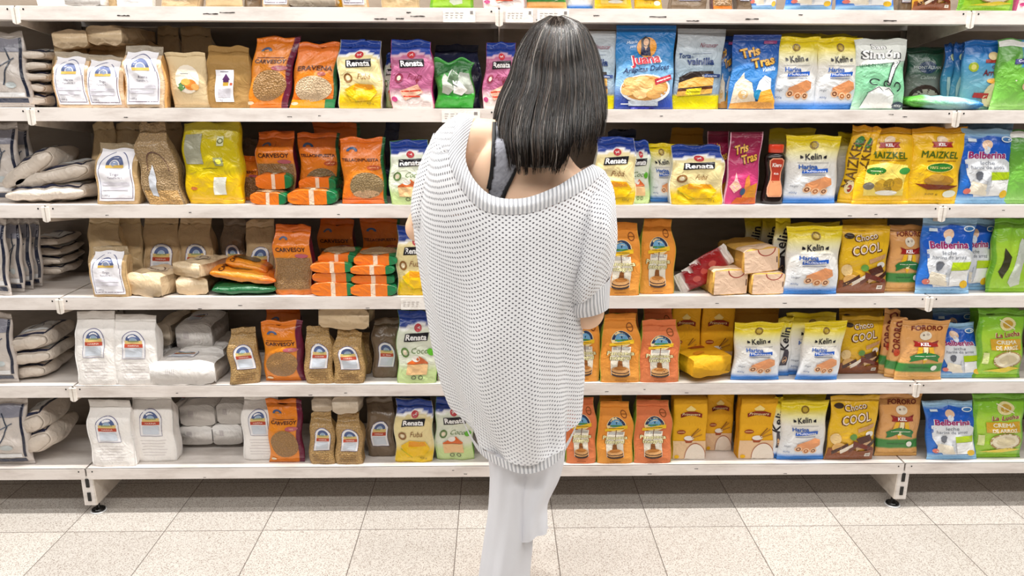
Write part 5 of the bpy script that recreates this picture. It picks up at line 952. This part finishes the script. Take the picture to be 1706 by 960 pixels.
# body: limbs and trunk as tapered forms fused into one surface
bm = bmesh.new()
def capsule(p, q, r1, r2, k=12):
    p, q = Vector(p), Vector(q); d = q - p; L_ = d.length; m = Matrix.Translation(p) @ d.to_track_quat('Z', 'Y').to_matrix().to_4x4()
    prof = [(r1 * math.cos(a), -r1 * math.sin(a)) for a in [R(85), R(55), R(25), 0]] + [(r1 + (r2 - r1) * t, L_ * t) for t in (.33, .66)] + [(r2 * math.cos(a), L_ + r2 * math.sin(a)) for a in [0, R(25), R(55), R(85)]]
    rings = [[bm.verts.new(m @ Vector((r * math.cos(2 * math.pi * i / k), r * math.sin(2 * math.pi * i / k), z))) for i in range(k)] for r, z in prof]
    for a, b in zip(rings, rings[1:]):
        for i in range(k): bm.faces.new((a[i], a[(i + 1) % k], b[(i + 1) % k], b[i]))
    bm.faces.new(rings[0][::-1]); bm.faces.new(rings[-1])
def blob(c, r, rot=(0, 0, 0)):
    m = Matrix.Translation(c) @ Matrix.Rotation(R(rot[2]), 4, 'Z') @ Matrix.Rotation(R(rot[1]), 4, 'Y') @ Matrix.Rotation(R(rot[0]), 4, 'X') @ Matrix.Diagonal((r[0], r[1], r[2], 1))
    bmesh.ops.create_uvsphere(bm, u_segments=28, v_segments=20, radius=1, matrix=m)
blob((.060, -.49, 1.035), (.135, .085, .165), (0, -8, 0)); blob((.065, -.49, 1.13), (.150, .070, .07), (0, 16, 0)); blob((.06, -.49, .88), (.115, .08, .13)); blob((.050, -.49, .74), (.115, .09, .12))
blob((.0, -.495, .70), (.065, .08, .09)); blob((.10, -.495, .70), (.065, .08, .09))
blob((-.01, -.528, 1.12), (.060, .034, .10), (10, 14, 0)); blob((.14, -.530, 1.07), (.055, .034, .09), (10, -8, 0))       # shoulder blades
blob((.0, -.415, 1.03), (.055, .04, .05)); blob((.11, -.415, 1.02), (.055, .04, .05))
SL, SR = (-.072, -.49, 1.204), (.185, -.49, 1.085)
capsule((.09, -.48, 1.20), (SL[0] + .02, SL[1], SL[2] + .012), .050, .045); capsule((.09, -.48, 1.185), (SR[0] - .02, SR[1], SR[2] + .010), .050, .040)
capsule((.085, -.49, 1.17), (.095, -.445, 1.27), .052, .047)
blob((.105, -.425, 1.36), (.073, .088, .098), (-22, 4, 0)); blob((.103, -.375, 1.31), (.052, .05, .06), (-25, 0, 0))
blob((.101, -.325, 1.325), (.011, .018, .022), (-30, 0, 0)); blob((.101, -.335, 1.285), (.022, .010, .008)); blob((.030, -.42, 1.345), (.008, .018, .03)); blob((.178, -.42, 1.345), (.008, .018, .03))
blob((.100, -.345, 1.262), (.022, .018, .014))
EL, ER = (-.188, -.43, 1.005), (.205, -.48, .815)
WLp, WRp = (-.055, -.27, 1.06), (.135, -.265, .90)
capsule(SL, EL, .046, .036); capsule(EL, WLp, .036, .024); capsule(SR, ER, .046, .040); capsule(ER, WRp, .040, .024); blob(ER, (.041, .041, .044))
def hand(w_, d, up, side):
    w_ = Vector(w_); d = Vector(d).normalized(); up = Vector(up).normalized(); s = d.cross(up).normalized() * side
    capsule(w_, w_ + d * .04, .020, .022); pc = w_ + d * .055
    for k, (off, L_) in enumerate(((-.027, .036), (-.009, .042), (.009, .040), (.026, .031))):
        a = w_ + d * .02 + s * off * .6; b = w_ + d * .082 + s * off
        capsule(a, b, .0125, .0105, 8); c = b + (d * .8 + up * .6).normalized() * L_ * .75; capsule(b, c, .0088, .0080, 8)
        e = c + (d * .1 + up).normalized() * L_ * .6; capsule(c, e, .0080, .0072, 8); f = e + (up * .7 - d * .6).normalized() * L_ * .4; capsule(e, f, .0072, .006, 8)
    t0 = w_ + d * .025 + s * -.018; t1 = t0 + (d * .5 - s * .9 + up * .3).normalized() * .036; capsule(t0, t1, .0125, .0105, 8); t2 = t1 + (d * .9 + up * .5).normalized() * .028; capsule(t1, t2, .0098, .0085, 8)
    capsule(t2, t2 + (d + up * .6 + s * .3).normalized() * .018, .0084, .007, 8)
hand(WLp, (.75, .45, .10), (-.2, .2, .95), -1); hand(WRp, (-.7, .45, .25), (.2, .2, .95), 1)
KL, KR = (.026, -.50, .40), (.075, -.46, .40); AL, AR = (.0, -.49, .075), (.03, -.33, .075)
capsule((.028, -.49, .70), KL, .058, .038); capsule(KL, AL, .038, .028); capsule((.095, -.49, .70), KR, .064, .042); capsule(KR, AR, .042, .028)
blob((KL[0] - .006, -.51, .29), (.034, .040, .08)); blob((.06, -.43, .29), (.036, .040, .08))
for ax, ay in ((AL[0], AL[1]), (AR[0], AR[1])):
    capsule((ax, ay - .01, .055), (ax, ay - .02, .030), .028, .028); capsule((ax, ay, .045), (ax - .005, ay + .12, .026), .030, .024)
    for j in range(5): capsule((ax - .03 + .014 * j, ay + .11, .018), (ax - .032 + .015 * j, ay + .155 - .008 * abs(j - 1), .012), .012, .009, 8)
tmp = bpy.data.meshes.new('tmp'); bm.to_mesh(tmp); bm.free(); to = bpy.data.objects.new('tmp', tmp); COL.objects.link(to)
rm = to.modifiers.new('r', 'REMESH'); rm.mode = 'VOXEL'; rm.voxel_size = .0045
sm_ = to.modifiers.new('s', 'SMOOTH'); sm_.iterations = 10; sm_.factor = .6
dg = bpy.context.evaluated_depsgraph_get(); dg.update(); bme = bpy.data.meshes.new_from_object(to.evaluated_get(dg)); bpy.data.objects.remove(to); bpy.data.meshes.remove(tmp)
bme.materials.clear(); bme.materials.append(M['skin']); bme.polygons.foreach_set('use_smooth', [True] * len(bme.polygons))
nv = len(bme.vertices); BV = np.zeros(nv * 3); bme.vertices.foreach_get('co', BV); BV = BV.reshape(-1, 3); BN = np.zeros(nv * 3); bme.vertices.foreach_get('normal', BN); BN = BN.reshape(-1, 3)
bme.transform(WINV); body = bpy.data.objects.new('body', bme); COL.objects.link(body); body.parent = woman
# projected pixel coordinates of body points, used once to cut the tank top's outline where it lies on her back
def to_px(P):
    d = P - CAMP; c, s = math.cos(YAW), math.sin(YAW); x = c * d[:, 0] + s * d[:, 1]; y = -s * d[:, 0] + c * d[:, 1]; z = d[:, 2]
    c, s = math.cos(PITCH), math.sin(PITCH); f = c * y - s * z; up = s * y + c * z; return np.stack([853 + F_PX * x / f, 480 - F_PX * up / f], -1)
def inpoly(P, poly):
    r = np.zeros(len(P), bool); j = len(poly) - 1
    for i in range(len(poly)):
        xi, yi = poly[i]; xj, yj = poly[j]; c = ((yi > P[:, 1]) != (yj > P[:, 1])) & (P[:, 0] < (xj - xi) * (P[:, 1] - yi) / (yj - yi + 1e-9) + xi); r ^= c; j = i
    return r
def dist_poly(P, line):
    d = np.full(len(P), 1e9)
    for a, b in zip(line, line[1:]):
        a, b = np.array(a, float), np.array(b, float); t = np.clip(((P - a) @ (b - a)) / ((b - a) @ (b - a)), 0, 1); d = np.minimum(d, np.linalg.norm(P - (a + t[:, None] * (b - a)), axis=1))
    return d
px = to_px(BV); eL = [(823, 150), (823, 225), (820, 285), (812, 322), (800, 345)]; eR = [(884, 150), (880, 240), (856, 290), (842, 318), (830, 350)]
ins = inpoly(px, eL + eR[::-1]) & (BN[:, 1] < .45) & (BV[:, 1] < -.44) & (BV[:, 2] < 1.25)
trunk = (BV[:, 2] < 1.065) & (BV[:, 2] > .70) & (np.abs(BV[:, 0] - .06) < .125) & (BV[:, 1] < -.41) & ~((np.abs(BV[:, 0] - .06) > .13) & (BV[:, 2] < .90) & (BV[:, 0] > .18))
trunk &= (px[:, 1] > 335)
front = (BV[:, 1] > -.47) & (BV[:, 2] < 1.12) & (BV[:, 2] > .7) & (np.abs(BV[:, 0] - .055) < .115) & (BV[:, 1] < -.365)
sel = ins | trunk | front
tf = [tuple(p.vertices) for p in bme.polygons if all(sel[v] for v in p.vertices)]
ids = sorted({v for f in tf for v in f}); mp = {v: i for i, v in enumerate(ids)}; TV = BV[ids] + BN[ids] * .0032
dist = np.minimum(dist_poly(px[ids], eL), dist_poly(px[ids], eR)); g = np.random.RandomState(1).uniform(.75, 1.15, len(ids))[:, None]
TC = np.where((dist < 3.6)[:, None], lin('#1a1418'), np.clip(lin('#9c9da6') * g, 0, 1))
mesh_obj('tank_top', [wl(v) for v in TV], [tuple(mp[v] for v in f) for f in tf], print_mat('heather_jersey', .8, .2, .2, 90), woman, TC)

def trim(line, name):
    P = []; camd = np.linalg.norm(BV - CAMP, axis=1)
    for a, b in zip(line, line[1:]):
        for t in np.linspace(0, 1, 6)[:-1]:
            q = np.array(a, float) * (1 - t) + np.array(b, float) * t; d2 = ((px - q) ** 2).sum(1); c = np.where((d2 < 12) & (BN[:, 1] < .3))[0]
            if len(c) == 0: continue
            r_ = ray(q[0], q[1]); k = c[camd[c].argmin()]; P.append(CAMP + r_ * ((BV[k] - CAMP) @ r_) / (r_ @ r_) - np.array([0, .0028, 0]))
    P = np.array(P)
    for _ in range(3): P[1:-1] = (P[:-2] + 2 * P[1:-1] + P[2:]) / 4
    V, Fc, k = [], [], 8; d = np.gradient(P, axis=0)
    for p, t in zip(P, d):
        t = t / np.linalg.norm(t); s_ = np.cross(t, [0, 1., 0]); s_ /= np.linalg.norm(s_)
        for i in range(k): a = 2 * math.pi * i / k; V.append(wl(p + s_ * .0042 * math.cos(a) + np.array([0, 1, 0]) * .0022 * math.sin(a)))
    for i in range(len(P) - 1):
        for j in range(k): Fc.append((i * k + j, i * k + (j + 1) % k, (i + 1) * k + (j + 1) % k, (i + 1) * k + j))
    return mesh_obj(name, V, Fc, M['black'], bpy.data.objects['tank_top'])
trim([(824, 188)] + eL[1:4], 'black_piping'); trim([(880, 225)] + eR[2:4] + [(833, 345)], 'black_piping')

# ---- ring surfaces. each ring: right px, back-centre py (or list of px), left px, depth back / front, Y centre
def catmull(P, t):
    n = len(P) - 1; t = np.clip(t, 0, 1) * n; i = np.minimum(t.astype(int), n - 1); f = (t - i)[:, None]
    g = lambda k: P[np.clip(k, 0, n)]
    p0, p1, p2, p3 = g(i - 1), g(i), g(i + 1), g(i + 2)
    return .5 * (2 * p1 + (p2 - p0) * f + (2 * p0 - 5 * p1 + 4 * p2 - p3) * f ** 2 + (3 * p1 - p0 - 3 * p2 + p3) * f ** 3)
def ring(pts, yc, tb, tf, fz=0.0, NA=96, ysl=0.0, ex=1.0):
    """closed ring: pts = 7 photo points from right side over the back to left side"""
    A = np.linspace(0, math.pi, NA // 2 + 1); K = catmull(np.array(pts, float), A / math.pi); out = []
    for a, (x, y) in zip(A, K): out.append(W(x, y, yc + ysl * math.cos(a) - tb * abs(math.sin(a)) ** ex))
    L_, R_ = out[-1], out[0]
    for a in np.linspace(math.pi, 2 * math.pi, NA // 2 + 1)[1:-1]:
        k = (1 + math.cos(a)) / 2; b = out[int(round((2 * math.pi - a) / math.pi * (NA // 2)))]
        q = L_ + (R_ - L_) * k; s = abs(math.sin(a)); out.append(np.array([b[0], q[1] + tf * s ** ex, q[2] * (1 - .0) + (b[2] - q[2]) * .5 * s + fz * s]))
    return np.array(out)
def lr(R_, L_, cy, n=7):
    o = []
    for i in range(n): a = math.pi * i / (n - 1); x = (R_[0] + L_[0]) / 2 + (R_[0] - L_[0]) / 2 * math.cos(a); yb = R_[1] + (L_[1] - R_[1]) * (1 - math.cos(a)) / 2; o.append((x, yb + (cy - (R_[1] + L_[1]) / 2) * math.sin(a)))
    return o
def loft(rings, rows, name, mat, fold=0, seed=0, thick=0.0, closed=True, parent=None):
    Rg = np.array(rings); n = len(Rg); NA = Rg.shape[1]; T = np.linspace(0, 1, rows); V = np.zeros((rows, NA, 3))
    for j in range(NA): V[:, j] = catmull(Rg[:, j], T)
    if fold:
        r = np.random.RandomState(seed); a = np.linspace(0, 2 * math.pi, NA, endpoint=False); c = V.mean(1, keepdims=True); d = V - c; d[..., 2] = 0; d /= np.maximum(1e-6, np.linalg.norm(d, axis=2, keepdims=True))
        F_ = np.zeros((rows, NA))
        for k in range(7): m = r.randint(3, 12); F_ += np.sin(m * a[None] + r.uniform(-3, 3) * T[:, None] * 3 + r.uniform(0, 6)) / (2 + m * .3)
        V += d * (F_ * fold * np.sin(np.clip(T * 1.15, 0, 1) * math.pi * .55)[:, None] ** 1)[..., None]
    # uv in metres along the cloth
    m = NA + 1; P = np.concatenate([V, V[:, :1]], 1); du = np.linalg.norm(np.diff(P, axis=1), axis=2); U = np.concatenate([np.zeros((rows, 1)), np.cumsum(du, 1)], 1); U -= U[:, NA // 4:NA // 4 + 1]
    dv = np.linalg.norm(np.diff(P, axis=0), axis=2); Vv = np.concatenate([np.zeros((1, m)), np.cumsum(dv, 0)], 0); Vv = Vv * .8 + Vv[:, NA // 4:NA // 4 + 1] * .2
    uv = np.stack([U.ravel(), Vv.ravel()], -1); P = P.reshape(-1, 3)
    Fc = [(i * m + j, i * m + j + 1, (i + 1) * m + j + 1, (i + 1) * m + j) for i in range(rows - 1) for j in range(NA)]
    return mesh_obj(name, [wl(p) for p in P], Fc, mat, parent or woman, None, True, uv), V
# sweater
N0 = ring([(988, 274), (962, 289), (925, 312), (868, 331), (812, 322), (776, 268), (790, 192)], -.49, .105, .07, -.05, ex=.6)
N1 = ring([(1008, 285), (978, 312), (935, 336), (868, 357), (796, 345), (748, 268), (764, 189)], -.49, .112, .085, -.065, ex=.6)
N2 = ring([(1021, 318), (992, 348), (945, 374), (868, 392), (785, 384), (722, 296), (727, 222)], -.485, .125, .10, -.06, ex=.75)
N3 = ring([(1021, 372), (996, 404), (945, 432), (868, 452), (775, 446), (710, 370), (697, 292)], -.48, .135, .11, -.05)
N4 = ring([(1000, 430), (980, 462), (930, 490), (866, 508), (780, 500), (718, 440), (694, 372)], -.48, .14, .12, -.04)
N5 = ring([(972, 500), (958, 528), (918, 552), (862, 568), (785, 558), (730, 515), (706, 452)], -.485, .14, .12, -.02)
N6 = ring([(970, 565), (956, 592), (918, 614), (864, 628), (792, 616), (744, 580), (722, 530)], -.49, .135, .12)
N7 = ring([(972, 620), (956, 652), (920, 680), (868, 694), (804, 680), (760, 644), (738, 600)], -.49, .13, .12, .02)
N8 = ring([(969, 668), (952, 706), (922, 736), (872, 750), (822, 738), (782, 708), (754, 655)], -.49, .12, .12, .05)
N9 = ring([(966, 690), (950, 728), (924, 758), (876, 773), (832, 763), (793, 738), (762, 680)], -.49, .12, .12, .05)
H1 = ring([(964, 700), (947, 742), (922, 774), (878, 790), (836, 778), (797, 752), (766, 692)], -.49, .121, .12, .05)
loft([N1, N2, N3, N4, N5, N6, N7, N8, N9], 150, 'sweater', M['knit'], .017, 3)
NB = [N0 + np.array([0, .004, 0]), (N0 + N1) / 2 + np.array([0, -.006, .002]), N1 + np.array([0, -.001, 0])]
loft(NB, 12, 'neckband', M['rib']); loft([N9, (N9 + H1) / 2, H1], 6, 'hem_band', M['rib'], 0)
# sleeves
def tube(spec, rows, name, mat, fold=.003, seed=1):
    return loft([ring(lr(r_, l_, c_), y_, t_, t_ * 1.0, 0, 64) for r_, l_, c_, y_, t_ in spec], rows, name, mat, fold, seed)
tube([((1016, 296), (965, 330), 322, -.485, .075), ((1025, 335), (962, 380), 370, -.49, .105), ((1027, 385), (958, 430), 418, -.49, .115), ((1023, 430), (946, 480), 468, -.49, .105), ((1018, 460), (944, 514), 497, -.49, .085)], 60, 'right_sleeve', M['knit'], .006, 5)
tube([((1018, 459), (944, 513), 496, -.49, .084), ((1016, 490), (946, 520), 514, -.49, .076), ((1015, 511), (951, 524), 528, -.49, .062)], 14, 'right_cuff', M['rib'], 0)
tube([((775, 240), (722, 222), 250, -.485, .07), ((765, 305), (694, 292), 318, -.475, .075), ((752, 352), (684, 342), 365, -.455, .075), ((742, 380), (684, 366), 392, -.44, .07)], 40, 'left_sleeve', M['knit'], .005, 6)
tube([((742, 380), (684, 366), 392, -.44, .07), ((735, 392), (688, 378), 402, -.43, .062)], 6, 'left_cuff', M['rib'], 0)
# trousers
def leg(spec, rows, seed, par):
    o, _ = loft([ring(lr(r_, l_, c_), y_, t_, t_, 0, 64) for r_, l_, c_, y_, t_ in spec], rows, 'trouser_leg', M['pants'], .006, seed, parent=par); return o
leg([((935, 600), (780, 600), 610, -.49, .105), ((930, 700), (795, 700), 712, -.49, .11), ((900, 765), (812, 765), 775, -.495, .085), ((890, 830), (813, 830), 840, -.495, .075), ((889, 900), (807, 900), 908, -.495, .07), ((882, 960), (801, 960), 966, -.495, .07), ((880, 1005), (797, 1005), 1010, -.495, .07)], 60, 11, woman)
leg([((945, 640), (850, 640), 650, -.49, .10), ((942, 740), (852, 745), 752, -.49, .09), ((934, 790), (850, 790), 800, -.48, .085), ((916, 835), (848, 835), 848, -.48, .085), ((914, 862), (846, 880), 880, -.48, .088), ((914, 880), (845, 905), 903, -.48, .088)], 60, 12, woman)

# ---- hair: rings around the head then down the back
HR = [((938, 25), (917, 25), 27, -.42, .012), ((972, 42), (888, 44), 46, -.425, .055), ((990, 75), (863, 82), 92, -.435, .088), ((1000, 115), (851, 122), 142, -.445, .105), ((1006, 155), (833, 162), 186, -.46, .115), ((1007, 195), (824, 205), 226, -.475, .120), ((1000, 232), (828, 240), 262, -.49, .118), ((985, 262), (834, 272), 293, -.50, .112)]
HRg = np.array([ring(lr(r_, l_, c_), y_, t_, t_ * .75, 0, 96) for r_, l_, c_, y_, t_ in HR])
ctr = HRg.mean(1, keepdims=True)
def hpt(a, t, rs):
    j = (a % (2 * math.pi)) / (2 * math.pi) * 96; j0 = int(j) % 96; f = j - int(j)
    col = HRg[:, j0] * (1 - f) + HRg[:, (j0 + 1) % 96] * f; c = ctr[:, 0]; col = c + (col - c) * rs[:, None] if np.ndim(rs) else c + (col - c) * rs
    return catmull(col, t)
rr = random.Random(5)
# under-mass of hair
A_ = np.linspace(R(-42), R(222), 70); rows = 34; Vh = []
for t in np.linspace(0, .93, rows):
    for a in A_:
        e = 1 - .12 * max(0, (t - .75) / .25) * abs(math.sin(a * 9))
        Vh.append(hpt(a, np.array([t if (a > R(70)) else t * (.76 + .24 * max(0, (a - R(58)) / R(12)))]), .955)[0])
Fh = [(i * 70 + j, i * 70 + j + 1, (i + 1) * 70 + j + 1, (i + 1) * 70 + j) for i in range(rows - 1) for j in range(69)]
hair = mesh_obj('hair', [wl(v) for v in Vh], Fh, M['hair'], woman, np.tile([.012, .008, .006], (len(Vh), 1)))
so = hair.modifiers.new('solid', 'SOLIDIFY'); so.thickness = .012; so.offset = -1
V, Fc, HC = [], [], []
NS = 4200; steps = 18
clump = [(rr.uniform(R(-48), R(228)), rr.uniform(-.035, .03), rr.uniform(.89, 1.0), rr.uniform(-.12, .12)) for _ in range(170)]
for s in range(NS):
    ca, cr_, ct, cw = clump[rr.randrange(len(clump))]; a = ca + rr.gauss(0, .030); 
    tmax = ct + rr.uniform(-.05, .02)
    if a < R(68): tmax = min(tmax, .98) * (rr.uniform(.66, .87) if rr.random() < .85 else rr.uniform(.85, .95))
    if a > R(165): tmax = min(tmax, rr.uniform(.62, .86))
    r0_ = 1.0 + cr_ + rr.gauss(0, .010); t0 = rr.uniform(.01, .09) if rr.random() < .7 else rr.uniform(.05, .3)
    T = np.linspace(t0, tmax, steps); w1, w2, p1, p2 = rr.uniform(.0, .05), rr.uniform(0, .008), rr.uniform(0, 6), rr.uniform(0, 6)
    fly = rr.random() < .07
    conv = cw * np.clip((T - .5) * 2, 0, 1) ** 1.5      # tips gather into locks
    Pn = np.array([hpt(a + (ca - a) * .75 * max(0, (t - .45) / .55) + w1 * math.sin(t * 7 + p1) + cv * .5 + (.08 * t * math.sin(p2) if fly else 0), np.array([t]), r0_ + (.05 * t * t if fly else 0) + w2 * math.sin(9 * t + p2))[0] for t, cv in zip(T, conv)])
    tone = rr.choice([.3, .4, .5, .6, .8, 1, 1.3, 1.6, 2.5, 5]); hc = np.array([.36, .31, .27]) * rr.uniform(.5, 1.1) if rr.random() < .055 else np.array([.016, .0105, .0075]) * tone; HC += [hc] * (3 * steps); rad = rr.uniform(.0004, .0009) * np.concatenate([np.linspace(.6, 1, 5), np.ones(steps - 9), np.linspace(1, .3, 4)])  # a few strands pale grey-beige: specular highlight streaks painted into the hair colour
    d = np.gradient(Pn, axis=0); d /= np.maximum(1e-9, np.linalg.norm(d, axis=1, keepdims=True)); sd = np.cross(d, np.array([0, -1., .2])); sd /= np.maximum(1e-6, np.linalg.norm(sd, axis=1, keepdims=True)); up = np.cross(sd, d)
    n = len(V)
    for k in range(3):
        an = 2 * math.pi * k / 3; V_ = Pn + (sd * math.cos(an) + up * math.sin(an)) * rad[:, None]; V += list(V_)
    for k in range(3):
        k2 = (k + 1) % 3
        for i in range(steps - 1): Fc.append((n + k * steps + i, n + k2 * steps + i, n + k2 * steps + i + 1, n + k * steps + i + 1))
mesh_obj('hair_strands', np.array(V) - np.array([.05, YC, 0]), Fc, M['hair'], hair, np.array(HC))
# eyes, for whoever walks round to the front
m = MB()
for ex in (.076, .126):
    bmx = bmesh.new(); bmesh.ops.create_uvsphere(bmx, u_segments=12, v_segments=8, radius=.011, matrix=Matrix.Translation((ex, -.352, 1.345)))
    n = len(m.V); bmx.verts.index_update(); m.V += [wl(v.co) for v in bmx.verts]; m.F += [tuple(n + v.index for v in f.verts) for f in bmx.faces]; m.C += [lin('#efe9e4')] * len(bmx.verts); bmx.free()
m.build('eyes', M['gloss'], woman, True)
